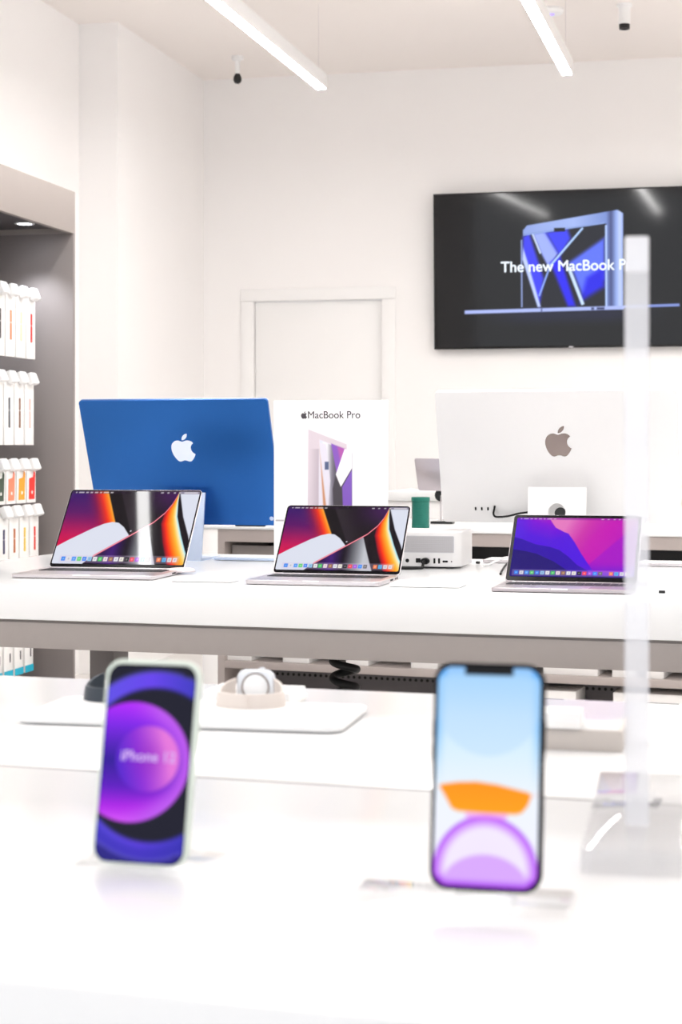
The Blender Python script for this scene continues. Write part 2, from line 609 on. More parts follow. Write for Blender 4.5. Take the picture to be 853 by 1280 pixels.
def disc_phone(U, T):
    """violet rings; aspect 1:2.17"""
    y = T * 2.17
    img = np.zeros(U.shape + (3,)) + np.array((10, 8, 34))
    R0 = np.hypot(U - .62, y - 1.02)
    ring = sstep(.96, 1.0, R0 + .0) 
    Rb = np.hypot(U - .58, (y - 1.10) * .98)
    img = over(img, sstep(.80, .86, Rb) * (1 - sstep(.99, 1.02, Rb)), ramp(U, [(0, (92, 74, 226)), (.5, (98, 60, 232)), (1, (58, 50, 190))]))
    img = over(img, (y > 1.72) * sstep(.80, .95, Rb) * .7, (44, 32, 170))
    img = over(img, sstep(1.06, 1.0, Rb) * sstep(.985, 1.02, Rb) * .6, (120, 110, 240))
    R1 = np.hypot(U - .34, y - 1.08)
    v = (y - .42) / 1.3
    c1 = ramp(v, [(0, (180, 30, 250)), (.2, (120, 20, 226)), (.5, (44, 0, 150)), (.72, (90, 0, 190)), (.88, (168, 20, 226)), (1, (206, 76, 244))])
    c1 = over(c1, sstep(.35, .66, R1) * sstep(.2, .7, U), (186, 84, 236))
    img = over(img, 1 - sstep(.655, .675, R1), c1)
    R2 = np.hypot(U - .52, y - 1.04)
    c2 = ramp(U + .35 * (1 - v), [(.2, (50, 14, 196)), (.6, (138, 36, 212)), (.95, (226, 116, 216))])
    c2 = over(c2, sstep(.30, .0, R2) * .3, (120, 10, 170))
    img = over(img, 1 - sstep(.355, .375, R2), c2)
    # shop glare printed nowhere: only the picture's own frosted tiles
    return img


def orb_phone(U, T):
    y = T * 2.0
    img = ramp(y, [(0, (92, 168, 248)), (.1, (150, 204, 252)), (.45, (196, 226, 250)), (.75, (214, 236, 252)), (1.2, (236, 242, 252)), (2, (240, 238, 252))])
    edge = np.minimum(U, 1 - U)
    img = over(img, sstep(.10, 0, edge) * sstep(1.2, .3, y) * .7, (96, 176, 250))
    Rl = np.hypot(U - .5, y - .30)
    img = over(img, sstep(.53, .50, Rl) * .5, (186, 218, 248))
    # orange lens
    tp = np.interp(U, [.02, .06, .22, .40, .60, .80, .90, .94], [1.12, 1.085, 1.06, 1.05, 1.07, 1.11, 1.13, 1.16])
    bt = np.interp(U, [.02, .10, .16, .22, .50, .78, .84, .90, .94], [1.08, 1.20, 1.30, 1.325, 1.335, 1.335, 1.32, 1.25, 1.14])
    m = sstep(-.008, .008, y - tp) * sstep(.008, -.008, y - bt) * (U > .02) * (U < .95)
    img = over(img, sstep(-.05, .02, y - tp) * sstep(.05, -.02, y - bt) * (np.abs(U - .48) > .45) * .5, (252, 190, 190))
    img = over(img, m, ramp(T, [(.52, (255, 146, 0)), (.67, (255, 160, 0))]))
    # violet globe
    R = np.hypot(U - .5, y - 1.86)
    c = ramp(R, [(0, (238, 226, 253)), (.38, (240, 230, 254)), (.455, (206, 140, 250)), (.50, (168, 60, 240))])
    E2 = np.hypot((U - .5) / .42, (y - 2.02) / .31)
    c = over(c, sstep(1.06, .96, E2), (214, 166, 252))
    img = over(img, sstep(.515, .49, R), c)
    img = over(img, rect_mask(U, T, .30, .70, .668, .69) * .6, (244, 130, 240))
    img = over(img, sstep(1.72, 1.84, y) * sstep(.485, .51, R), (168, 84, 236))
    img = over(img, sstep(1.92, 2.0, y) * .8, (150, 40, 226))
    # notch
    img = over(img, rect_mask(U, T, .26, .735, 0, .036), (10, 8, 12))
    return img


def tv_art(U, T):
    X = 543 + U * 346.0
    Y = 240 + T * 195.5
    img = np.zeros(U.shape + (3,)) + np.array((8, 6, 8))

    def line(x0, y0, x1, y1, w, col, img, a=1.0):
        dx, dy = x1 - x0, y1 - y0
        L = math.hypot(dx, dy)
        s = ((X - x0) * dx + (Y - y0) * dy) / L
        n = np.abs(((X - x0) * dy - (Y - y0) * dx) / L)
        return over(img, sstep(w / 2 + .6, w / 2 - .6, n) * (s >= 0) * (s <= L) * a, col)

    # raised lid seen from behind
    top = np.interp(X, [657, 661, 774, 781], [287, 282, 265.5, 270])
    lid = (X > 656) & (X < 781) & (Y > top) & (Y < 391)
    img = over(img, lid.astype(float), ramp(X, [(656, (140, 160, 222)), (720, (160, 180, 236)), (760, (120, 142, 206)), (766, (70, 80, 130)), (772, (142, 164, 226)), (777, (190, 206, 250)), (781, (150, 170, 230))]))
    # nearer screen
    top2 = np.interp(X, [653, 656, 756, 761], [297, 293, 281, 283])
    scr = (X > 653) & (X < 761) & (Y > top2) & (Y < 388)
    img = over(img, scr.astype(float), (22, 22, 34))
    s = scr.astype(float)

    def tri(P, col, img, soft=1.2):
        m = np.ones_like(X) * 1e9
        n = len(P)
        ar = sum(P[i][0] * P[(i + 1) % n][1] - P[(i + 1) % n][0] * P[i][1] for i in range(n))
        sg = 1 if ar > 0 else -1
        for i in range(n):
            (x0, y0), (x1, y1) = P[i], P[(i + 1) % n]
            L = math.hypot(x1 - x0, y1 - y0)
            m = np.minimum(m, sg * ((x1 - x0) * (Y - y0) - (y1 - y0) * (X - x0)) / L)
        return over(img, sstep(-soft, soft, m) * s, col)
    img = tri([(656, 296), (664, 292), (682, 350), (676, 386), (668, 360), (655, 320)], (58, 60, 240), img, 3)
    img = tri([(656, 310), (662, 330), (678, 386), (674, 386), (655, 325)], (190, 206, 255), img)
    img = tri([(669, 293), (684, 291), (700, 318), (688, 336), (680, 320)], (156, 172, 255), img, 2)
    img = tri([(684, 291), (712, 288), (716, 300), (702, 322)], (56, 62, 250), img, 4)
    img = tri([(690, 330), (702, 320), (722, 386), (712, 386)], (34, 26, 236), img, 3)
    img = tri([(714, 330), (758, 300), (758, 352), (730, 372)], (90, 112, 255), img, 4)
    img = tri([(736, 350), (758, 336), (758, 362), (728, 380)], (26, 20, 226), img, 5)
    img = line(731, 287, 690, 334, 2.6, (176, 208, 255), img)
    img = line(690, 334, 676, 372, 2.2, (140, 170, 250), img)
    img = line(713, 336, 731, 384, 4.0, (200, 224, 255), img)
    img = line(668, 293, 678, 318, 2.2, (206, 222, 255), img)
    img = line(654, 300, 654, 386, 1.6, (150, 168, 226), img)
    img = line(760, 284, 760, 388, 2.4, (176, 200, 250), img)
    img = line(656, 294, 758, 281.5, 1.6, (150, 176, 240), img)
    img = over(img, rect_mask(X, Y, 695, 709, 286, 291), (10, 10, 18))
    # base of the picture's computer and its glow
    img = over(img, sstep(20, 0, np.abs(Y - 396)) * sstep(140, 40, np.abs(X - 715)) * .22 * (Y > 389), (70, 80, 190))
    img = line(581, 391, 782, 388.5, 4.6, (170, 184, 242), img)
    img = line(782, 387.5, 850, 386.5, 3.4, (128, 146, 214), img)
    img = over(img, rect_mask(X, Y, 741, 745, 387.5, 390.5) + rect_mask(X, Y, 748, 758, 387.5, 390.5), (60, 66, 110))
    img = over(img, rect_mask(X, Y, 678, 680, 387, 392.5), (90, 100, 150))
    return img


def poster_art(U, T):
    """142 x 201 px part of a printed sheet"""
    X = U * 142.0
    Y = T * 206.0
    img = np.zeros(U.shape + (3,)) + np.array((244, 243, 244))

    def poly(P, col, img, soft=.5):
        m = np.ones_like(X) * 1e9
        n = len(P)
        ar = sum(P[i][0] * P[(i + 1) % n][1] - P[(i + 1) % n][0] * P[i][1] for i in range(n))
        sg = 1 if ar > 0 else -1
        for i in range(n):
            (x0, y0), (x1, y1) = P[i], P[(i + 1) % n]
            L = math.hypot(x1 - x0, y1 - y0)
            m = np.minimum(m, sg * ((x1 - x0) * (Y - y0) - (y1 - y0) * (X - x0)) / L)
        return over(img, sstep(-soft, soft, m), col)
    img = poly([(43, 35), (92, 54), (92, 140), (42, 160)], (206, 194, 202), img)
    img = over(img, ((X > 43) & (X < 57) & (Y > 60) & (Y < 158)) * sstep(43, 57, X) * .45, (150, 136, 150))
    img = poly([(57, 48), (99, 64), (99, 160), (56, 160)], (214, 210, 220), img)
    base = ramp(X, [(57, (190, 200, 230)), (66, (240, 240, 244)), (73, (120, 116, 130)), (80, (60, 54, 66))])
    ins = (X > 58.3) & (X < 98.4) & (Y > 49.5 + (X - 58) * .385) & (Y < 160)
    img = over(img, ins.astype(float), base)
    img = poly([(58.4, 52), (66, 54), (71, 100), (66, 160), (58.4, 160)], (214, 210, 222), img)
    img = poly([(58.4, 70), (62, 100), (66, 134), (64, 160)], (190, 130, 90), img, 1)
    img = poly([(64, 76), (69, 76), (69, 86), (64, 86)], (70, 84, 120), img)
    img = poly([(72, 53), (89, 60), (79, 90)], (126, 78, 178), img)
    img = poly([(80, 57), (89, 60), (84, 76)], (170, 80, 160), img, 2)
    img = poly([(89, 60), (98.2, 64), (98.2, 84), (84, 108), (78, 92)], (250, 249, 252), img)
    img = poly([(78, 92), (85, 109), (88, 160), (76, 160), (74, 110)], (58, 52, 60), img)
    img = poly([(98.2, 86), (98.2, 160), (88, 160), (86, 108)], (118, 78, 178), img)
    img = over(img, rect_mask(X, Y, 1.5, 12.5, 149.3, 151.2) * .7, (120, 116, 120))
    return img


# ================================================================== THE SETTING
YB = 10.40                     # back wall
CZ = 3.48                      # ceiling height
XL, _ = wallX(255, YB)         # corner of back wall and side wall
XO, _ = (-3.49, 0)             # wall nearer the viewer, set further out
YS, _ = sideY(147, XL)         # where the side wall steps out
XR = 4.6
YN = -2.5


def slab(name, x0, x1, y0, y1, z0, z1, m, kind='structure'):
    bm = new()
    box(bm, x0, x1, y0, y1, z0, z1)
    o = obj(name, bm, m, smooth=False)
    return tag(o, kind=kind)


slab('floor', XO - .3, XR + .3, YN, YB + .2, -.1, 0, M['floor'])
slab('ceiling', XO - .3, XR + .3, YN, YB + .2, CZ, CZ + .1, M['ceil'])
slab('wall_right', XR, XR + .2, YN, YB + .2, 0, CZ, M['wall'])
bm = new()
prism(bm, [(XO - .3, YN), (XO, YN), (XO, YS), (XL, YS), (XL, YB + .2), (XO - .3, YB + .2)], 0, CZ)
tag(obj('wall_left', bm, M['wall'], smooth=False), kind='structure')

# back wall with a door opening
dx0, dd = wallX(317, YB)
dx1, _ = wallX(478, YB)
DZ = zz(377, dd)
bm = new()
box(bm, XL, dx0, YB, YB + .2, 0, CZ)
box(bm, dx1, XR, YB, YB + .2, 0, CZ)
box(bm, dx0, dx1, YB, YB + .2, DZ, CZ)
tag(obj('wall_back', bm, M['wall'], smooth=False), kind='structure')
dr = thing_world('door_1', None, None, (dx0, YB, 0))
dr['kind'] = 'structure'
w = dx1 - dx0
bm = new(); box(bm, .004, w - .004, .03, .07, .006, DZ - .005, .002); obj('door_leaf', bm, M['door'], dr)
fx0, _ = wallX(302, YB); fx1, _ = wallX(495, YB)
fz = zz(361.5, dd)
bm = new()
for a, b, c, e in ((fx0 - dx0, -.001, 0, DZ), (w + .001, fx1 - dx0, 0, DZ), (fx0 - dx0, fx1 - dx0, DZ + .001, fz)):
    box(bm, a, b, -.014, 0, c, e, .003)
obj('door_frame', bm, M['door'], dr)
bm = new()
tube(bm, [(w - .07, .03, 1.0), (w - .07, -.03, 1.0), (w - .19, -.032, 1.0)], .009)
lathe(bm, [(0, 0), (.026, 0), (.026, .006), (0, .006)], 24, frame_mtx((w - .07, .03, 1.0), (1, 0, 0), (0, 0, 1), (0, -1, 0)))
obj('handle', bm, M['silver'], dr)
bm = new()
box(bm, XL, fx0, YB - .012, YB, 0, .09, .003); box(bm, fx1, XR, YB - .012, YB, 0, .09, .003)
tag(obj('baseboard_back', bm, M['door']), kind='structure')

# ------------------------------------------------------------------ ceiling lamps
def strip_lamp(label, p_end, y_end, p_top, zl, group):
    d1 = (zl - H) * F / (HY - y_end)
    d0 = (zl - H) * F / HY
    x1, x0 = px(p_end, d1), px(p_top, d0)
    a = W(x1, d1, zl)
    b = W(x0, d0, zl)
    dv = (b - a).normalized()
    L = 8.2
    t = thing_world('ceiling_lamp', label, 'ceiling lamp', a, math.atan2(dv.y, dv.x), group)
    bm = new(); box(bm, 0, L, -.028, .028, .006, .08, .003); obj('housing', bm, M['white'], t)
    bm = new(); box(bm, .003, L - .003, -.023, .023, 0, .006, .001); obj('diffuser', bm, M['lamp'], t)
    for xx in (.06, 2.7, 5.4, 8.1):
        bm = new(); tube(bm, [(xx, 0, .08), (xx, 0, CZ - zl)], .0009, 6); obj('suspension_cable', bm, M['silver'], t)
    return t


G = 'slim strip lamps hung below the ceiling'
strip_lamp('slim white strip lamp whose lit end hangs beside the small round security camera', 402, 112, 264.3, 3.055, G)
strip_lamp('slim white strip lamp whose lit end points at the wall screen', 709.1, 94, 658.5, 3.055, G)


def area(name, x, y, z, lx, ly, power, col=(1, .995, .988), rot=(0, 0, 0)):
    l = bpy.data.lights.new(name, 'AREA')
    l.shape = 'RECTANGLE'
    l.size, l.size_y = lx, ly
    l.energy = power
    l.color = col
    o = bpy.data.objects.new(name, l)
    COL.objects.link(o)
    o.location = (x, y, z)
    o.rotation_euler = rot
    return o


# further strip lamps of the same row pattern, outside the picture
for i, X in enumerate((.42, 1.72, 3.02)):
    area('strip_lamp_light', X, 6.0, 3.055, .05, 6.4, 46)

# small ceiling fittings
d = 10.2
c = W(px(297, d), d, zz(99, d))
t = thing_world('security_camera', 'small round security camera with black lens on the back wall corner', 'camera', (c.x, c.y, CZ))
dz = c.z - CZ
bm = new(); lathe(bm, [(0, 0), (.034, 0), (.034, -.02), (.015, -.03), (.013, dz + .03), (0, dz + .03)], 28); obj('mount', bm, M['white'], t)
bm = new(); lathe(bm, [(0, dz + .034), (.014, dz + .031), (.023, dz + .012), (.0245, dz - .004), (.02, dz - .018), (.009, dz - .026), (0, dz - .027)], 28); obj('lens', bm, M['black'], t)

d = 9.0
c = W(px(781, d), d, CZ)
t = thing_world('ceiling_spotlight', 'white cylinder spotlight with black rim under the ceiling', 'spotlight', c)
b0 = zz(30.5, d) - CZ
b1 = zz(36.5, d) - CZ
bm = new(); lathe(bm, [(0, 0), (.04, 0), (.04, -.012), (.03, -.016), (.03, b0), (0, b0)], 36); obj('housing', bm, M['white'], t)
bm = new(); lathe(bm, [(0, b0), (.028, b0), (.027, b1), (.02, b1), (.018, b1 + .012), (0, b1 + .012)], 36); obj('rim', bm, M['black'], t)

d = 9.1
c = W(px(688, d), d, CZ)
t = thing_world('smoke_detector', 'flat white smoke detector with purple light beside a strip lamp', 'smoke detector', c)
bm = new(); lathe(bm, [(0, 0), (.07, 0), (.072, -.012), (.062, -.026), (.04, -.032), (0, -.032)], 40); obj('housing', bm, M['white'], t)
bm = new(); lathe(bm, [(0, -.03), (.012, -.031), (.010, -.037), (0, -.038)], 16, Matrix.Translation((.012, -.02, 0))); obj('indicator_light', bm, M['led'], t)

# ------------------------------------------------------------------ wall screen
YT = 10.33
tx0, td = wallX(543, YT)
tz1, tz0 = zz(243.5, td), zz(437, td)
tw = (tz1 - tz0) * 1.765
t = thing_world('wall_tv', 'large black television on the back wall showing a computer advert', 'television', (tx0, YT, tz0))
t.rotation_euler = (math.radians(2.3), 0, 0)
hh = tz1 - tz0
bm = new(); box(bm, 0, tw, 0, .045, 0, hh, .004); obj('housing', bm, M['black'], t)
bm = new(); box(bm, tw * .3, tw * .7, .045, YB - YT, hh * .1, hh * .3); obj('wall_bracket', bm, M['dark'], t)
mt = frame_mtx((.009, -.001, .014), (1, 0, 0), (0, 0, 1), (0, -1, 0))
picture('screen', tw - .018, hh - .023, 420, 236, tv_art, M['tv'], t, mt)
k = tw / 346.0
tm = frame_mtx(((715 - 543) * k, -.003, (437 - 342.5) / 193.5 * hh), (1, 0, 0), (0, 0, 1), (0, -1, 0))
o = text('lettering', 'The new MacBook Pro', .088, M['text_glow'], t, tm, bold=.0016, width=172 * k)
bm = new(); box(bm, tw * .5 - .012, tw * .5 + .012, -.002, .001, .002, .009); obj('badge', bm, M['silver'], t)

# ------------------------------------------------------------------ wall shelf unit with hanging packs
XF = -2.755
YE = 6.96
YN0 = 4.9
zh1, zh0, zs = 2.286, 2.11, 2.133
t = thing_world('wall_shelf_unit', 'tall taupe shop shelf unit with a lit header along the side wall', 'shelf unit', (XF, YE, 0))
L = YE - YN0
D = XF - XO - .004
bm = new(); box(bm, -D, 0, -.022, 0, 0, zh0, .001); obj('end_panel', bm, M['shelf_shaded'], t)
bm = new(); box(bm, -D, 0, -L, -L + .022, 0, zh0, .001); obj('end_panel', bm, M['shelf_shaded'], t)
bm = new(); box(bm, -.024, 0, -L, 0, zh0, zh1, .001); box(bm, -D, -.024, -.022, 0, zh0, zh1); obj('header', bm, M['header'], t)
bm = new(); box(bm, -D, -.025, -L + .023, -.023, zs, zs + .02); obj('top_panel', bm, M['shelf_deep_shade'], t)
bm = new(); box(bm, -D, -D + .02, -L + .023, -.023, 0, zs - .001); obj('back_panel', bm, M['shelf_deep_shade'], t)
bm = new(); box(bm, -D + .021, -.03, -L + .023, -.023, 0, .12, .002); obj('plinth', bm, M['shelf_deep_shade'], t)
lx, ly = -2.897 - XF, 6.76 - YE
bm = new(); lathe(bm, [(.030, zs - .003), (.040, zs - .003), (.042, zs + .001), (.030, zs + .001)], 36, Matrix.Translation((lx, ly, 0)))
rg = obj('downlight', bm, M['white'], t)
bm = new(); lathe(bm, [(0, zs - .0015), (.030, zs - .0015), (.030, zs + .001), (0, zs + .001)], 36, Matrix.Translation((lx, ly, 0)))
obj('lens', bm, M['spot_glass'], rg)
sp = bpy.data.lights.new('shelf_downlight', 'SPOT')
sp.energy = 16; sp.spot_size = math.radians(95); sp.spot_blend = .6; sp.shadow_soft_size = .03; sp.color = (.88, .93, 1)
so = bpy.data.objects.new('shelf_downlight', sp); COL.objects.link(so); so.location = (XF + lx, YE + ly, zs - .01)

XP = -2.865


def pack(col, z0, z1, yc, wd, strip, label, group, cat='accessory pack'):
    """slim hanging card box, front towards the aisle"""
    t = thing_world('accessory_pack', label, cat, (XP, yc, z0), 0, group)
    h = z1 - z0
    bm = new(); box(bm, -.018, 0, -wd / 2, wd / 2, 0, h, .0015); box(bm, -.011, -.007, -wd / 2, wd / 2, h, h + .028)
    obj('box', bm, M['card'], t)
    m = mat('pack_colour', col, .5, noise=.02)
    mt = frame_mtx((.0006, -wd / 2, 0), (0, 1, 0), (0, 0, 1), (1, 0, 0))
    bm = new()
    if strip == 'band':
        prism(bm, rrect(.015, h * .27, .002, 3, wd * .5 - .007, h * .27), 0, .0015, mt)
        prism(bm, rrect(.015, h * .19, .002, 3, wd * .5 - .007, h * .55), 0, .0015, mt)
        obj('strap', bm, m, t)
    elif strip == 'case':
        pts = [(wd * .16, h * .10), (wd * .80, h * .10), (wd * .88, h * .85), (wd * .74, h * .92), (wd * .66, h * .74), (wd * .20, h * .70)]
        prism(bm, pts, 0, .0015, mt)
        obj('case_picture', bm, m, t)
        bm = new(); prism(bm, circ(.007, 16, wd * .5, h * .30), .0015, .002, mt); obj('mark', bm, M['card'], t)
    else:
        prism(bm, [(0, 0), (wd, 0), (wd, .028), (0, .028)], 0, .0012, mt)
        obj('base_stripe', bm, m, t)
        bm = new(); prism(bm, rrect(.010, .036, .003, 3, wd * .6, .06), 0, .001, mt); obj('mark', bm, M['ink'], t)
    return t


def hook(par, yc, zt, wd):
    bm = new(); tube(bm, [(-D + .02, yc - YE, zt + .02), (XP - XF + .02, yc - YE, zt + .02)], .003, 8)
    hk = obj('hook', bm, M['silver'], par)
    a = math.radians(-22)
    mt = Matrix.Translation((XP - XF + .014, yc - YE, zt + .012)) @ Matrix.Rotation(a, 4, 'Y')
    bm = new(); box(bm, -.014, .014, -wd / 2, wd / 2, -.022, .028, .007, 3, mt)
    obj('label_holder', bm, M['white'], hk)


rows = [(1.575, 1.825, 'band', [((214, 52, 44), 'red'), ((244, 216, 184), 'pale peach'), ((222, 138, 92), 'orange'), ((74, 70, 70), 'charcoal'), ((60, 70, 120), 'blue')],
         'white pack with %s strap picture, hanging on the top row of the wall shelf', 'strap packs on the top shelf row'),
        (1.222, 1.478, 'band', [((232, 190, 184), 'blush pink'), ((140, 104, 84), 'brown'), ((96, 98, 104), 'grey'), ((36, 98, 58), 'green'), ((160, 150, 140), 'taupe')],
         'white pack with %s strap picture, hanging on the second row of the wall shelf', 'strap packs on the second shelf row'),
        (.986, 1.128, 'case', [((252, 52, 44), 'bright red'), ((250, 164, 44), 'amber'), ((252, 138, 104), 'coral'), ((62, 78, 62), 'dark green'), ((90, 90, 140), 'slate')],
         'short white pack picturing a %s tag holder on the third shelf row', 'tag holder packs on the third shelf row'),
        (.735, .940, 'band', [((222, 60, 40), 'scarlet'), ((236, 196, 70), 'yellow'), ((186, 104, 50), 'rust'), ((48, 48, 92), 'navy'), ((120, 120, 120), 'ash')],
         'white pack with %s strap picture on the fourth row, just above the tabletop', 'strap packs on the fourth shelf row'),
        (.295, .62, 'teal', [((0, 168, 196), 'teal'), ((0, 168, 196), 'teal'), ((0, 168, 196), 'teal'), ((0, 168, 196), 'teal')],
         'white carton with teal base hanging low, %s', 'teal based cartons seen under the white table')]
ords = ['beside the dark table leg', 'second from the dark table leg', 'third from the dark table leg', 'fourth from the dark table leg']
for ri, (z0, z1, kind, cols, lab, grp) in enumerate(rows):
    off = (0, .015, -.005, -.035, .02)[ri]
    for k, (c, nm) in enumerate(cols):
        yc = 6.752 - off - k * .103
        wd = .088 if kind != 'teal' else .084
        if k >= 4: continue
        pack(c, z0, z1, yc, wd, kind, lab % (nm if kind != 'teal' else ords[k]), grp)
        hook(t, yc, z1, .060)

# ------------------------------------------------------------------ tables
class Loc:
    """camera-frame anchor with a yaw; gives camera-frame points from local ones"""
    def __init__(s, x, d, yaw):
        s.x, s.d, s.a = x, d, math.radians(yaw)

    def __call__(s, u, v):
        return s.x + u * math.cos(s.a) + v * math.sin(s.a), s.d - u * math.sin(s.a) + v * math.cos(s.a)

    def inv(s, x, d):
        x, d = x - s.x, d - s.d
        return x * math.cos(s.a) - d * math.sin(s.a), x * math.sin(s.a) + d * math.cos(s.a)


# display table in the middle: thick white top, grey apron and legs
MID = Loc(0, 3.74, 17.5)
t = thing('display_table', 'long white display table with grey apron carrying the three open laptops', 'table', 0, 3.74, 0, 17.5)
u0, u1, dep = -1.235, 1.62, 1.235
bm = new(); box(bm, u0, u1, 0, dep, TZ - .077, TZ, .0025); obj('tabletop', bm, M['top'], t)
bm = new()
za0, za1 = zz(824, 3.76), TZ - .077
for a, b, c, e in ((u0 + .006, u1 - .006, .008, .03), (u0 + .006, u1 - .006, dep - .03, dep - .008), (u0 + .006, u0 + .028, .03, dep - .03), (u1 - .028, u1 - .006, .03, dep - .03)):
    box(bm, a, b, c, e, za0, za1 - .006, .001)
box(bm, u0 + .014, u1 - .014, .016, dep - .016, za1 - .006, za1)
obj('apron', bm, M['grey'], t)
lu0, lv0 = MID.inv(px(84, 4.98), 4.98)
lu1, _ = MID.inv(px(119, 4.98), 4.98)
for a in (lu0, u1 - .09):
    for b in (.035, dep - .14):
        bm = new(); box(bm, a, a + .078, b, b + .10, 0, za0 + .02, .002); lg = obj('leg', bm, M['taupe_dark'], t)

# table nearest the viewer, two boards with a seam
NEAR = Loc(0, 2.258, 17.1)
dn = 1.235
t = thing('display_table', 'near white display table carrying the two propped phones', 'table', 0, 2.258, 0, 17.1)
sv = -(2.258 - 1.62) * math.cos(math.radians(17.1))
bm = new(); box(bm, -1.35, 1.35, sv + .0032, 0, TZ - .077, TZ, .0022); obj('tabletop', bm, M['top'], t)
bm = new(); box(bm, -1.35, 1.35, sv - .0032, sv + .0032, TZ - .05, TZ - .0003); obj('joint_strip', bm, M['joint'], t)
bm = new(); box(bm, -1.35, 1.35, -dn, sv - .0032, TZ - .077, TZ, .0022); obj('tabletop', bm, M['top'], t)
bm = new()
box(bm, -1.34, 1.34, -dn + .008, -dn + .03, za0, za1 - .001); box(bm, -1.34, 1.34, -.03, -.008, za0, za1 - .001)
box(bm, -1.34, -1.318, -dn + .03, -.03, za0, za1 - .001); box(bm, 1.318, 1.34, -dn + .03, -.03, za0, za1 - .001)
obj('apron', bm, M['grey'], t)
for a in (-1.30, 1.22):
    for b in (-dn + .04, -.14):
        bm = new(); box(bm, a, a + .078, b, b + .10, 0, za0 + .02, .002); obj('leg', bm, M['taupe_dark'], t)

# display cabinet behind
bx, bd = px(600, 6.62), 6.62
BACK = Loc(bx, bd, 20)
t = thing('display_cabinet', 'low grey display cabinet with white top standing behind the laptop table', 'cabinet', bx, bd, 0, 20)
c0, _ = BACK.inv(px(254, 7.02), 7.02)
g0, _ = BACK.inv(px(273, 7.0), 7.0)
c1 = 1.75
db = .95
st = .012
bm = new(); box(bm, c0, c1, 0, db, TZ - st, TZ, .002); obj('top_panel', bm, M['top'], t)
bm = new(); box(bm, c0, g0, .004, db, 0, TZ - st, .001); obj('end_panel', bm, M['wall'], t)
zf0 = zz(683, 6.64)
zsh1, zsh0 = zz(839.5, 6.64), zz(849, 6.64)
gm = new()
box(gm, g0, c1, .006, .028, zf0, TZ - st - .001)
box(gm, g0, g0 + .03, .006, .5, 0, zf0); box(gm, c1 - .03, c1, .006, .5, 0, zf0)
dv, _ = BACK.inv(px(480, 6.78), 6.78)
box(gm, dv, dv + .10, .006, .5, .66, zf0)
box(gm, g0 + .03, c1 - .03, .006, .028, .50, .66)
obj('frame', gm, M['taupe'], t)
bm = new(); box(bm, g0 + .03, c1 - .03, .006, .5, zsh0, zsh1, .001); obj('shelf', bm, M['taupe'], t)
bm = new(); box(bm, g0 + .03, c1 - .03, .03, .5, .645, .66); obj('drawer_floor', bm, M['black'], t)
bm = new(); box(bm, g0 + .03, c1 - .03, .47, .49, zsh1, TZ - st - .002); obj('back_panel', bm, M['black'], t)
bm = new(); box(bm, g0 + .03, c1 - .03, .20, .22, .05, zsh0); bp_ = obj('perforated_panel', bm, M['dark'], t)
bm = new()
n = int((c1 - g0 - .1) / .0235)
for r in range(4):
    for k in range(n):
        mt = frame_mtx((g0 + .06 + k * .0235, 0.1990, zsh0 - .040 - r * .10), (1, 0, 0), (0, 0, 1), (0, -1, 0))
        flat(bm, circ(.0062, 8), 0, mt)
ho = obj('vent_hole', bm, M['hole'], bp_); ho['kind'] = 'stuff'
bm = new(); box(bm, g0 + .03, c1 - .03, .006, .49, .03, .05); obj('bottom_panel', bm, M['taupe'], t)
e0, _ = BACK.inv(px(286, 7.0), 7.0)
bm = new(); box(bm, e0, e0 + .36, .06, .066, .664, zz(682.8, 6.95), .001); box(bm, e0, e0 + .006, .066, .30, .664, .72); box(bm, e0 + .354, e0 + .36, .066, .30, .664, .72); box(bm, e0 + .006, e0 + .354, .066, .30, .664, .668); dw = obj('drawer', bm, M['grey'], t)
bm = new(); box(bm, e0 + .14, e0 + .22, .048, .06, .70, .712, .002); obj('handle', bm, M['dark'], dw)

cart = [(291, 327, 'white carton on the cabinet shelf behind the beige watch'), (361, 398, 'white carton on the cabinet shelf beside the coiled cord'),
        (439, 470, 'white carton on the cabinet shelf past the coiled cord'), (519, 556, 'white carton on the cabinet shelf close to the phone with orange picture'),
        (682, 755, 'wide white carton on the cabinet shelf between phone and clear post'), (767, 800, 'white carton on the cabinet shelf behind the clear post'),
        (808, 832, 'small white carton on the cabinet shelf past the clear post')]
for p0, p1, lab in cart:
    d = 6.75 - .0012 * (p0 - 560)
    a, va = BACK.inv(px(p0, d), d); b, _ = BACK.inv(px(p1, d), d)
    cx, cd = BACK((a + b) / 2, .035)
    o = thing('carton', lab, 'carton', cx, cd, zsh1, 20, 'white cartons in the grey cabinet')
    w = (b - a) / 2
    bm = new(); box(bm, -w, w, 0, .20, 0, .17, .0015); obj('box', bm, M['card'], o)
    bm = new(); box(bm, -.02, .02, -.0006, .0008, .06, .11); obj('flap_seal', bm, M['white'], o)
for p0, p1, y, hh_, lab in ((640, 722, 863, 0, 'white carton in the low compartment beside the black phone'), (772, 880, 868, 0, 'white carton in the low compartment behind the clear post')):
    d = 6.55
    a, va = BACK.inv(px(p0, d), d); b, _ = BACK.inv(px(p1, d), d)
    cx, cd = BACK((a + b) / 2, .03)
    o = thing('carton', lab, 'carton', cx, cd, .05, 20, 'white cartons in the grey cabinet')
    w = (b - a) / 2
    h1 = zz(y, cd) - .05
    bm = new(); box(bm, -w, w, 0, .165, 0, h1, .0015); obj('box', bm, M['card'], o)
    bm = new(); box(bm, -w * .3, w * .6, -.001, .001, h1 - .035, h1 - .030); obj('slot', bm, M['hole'], o)

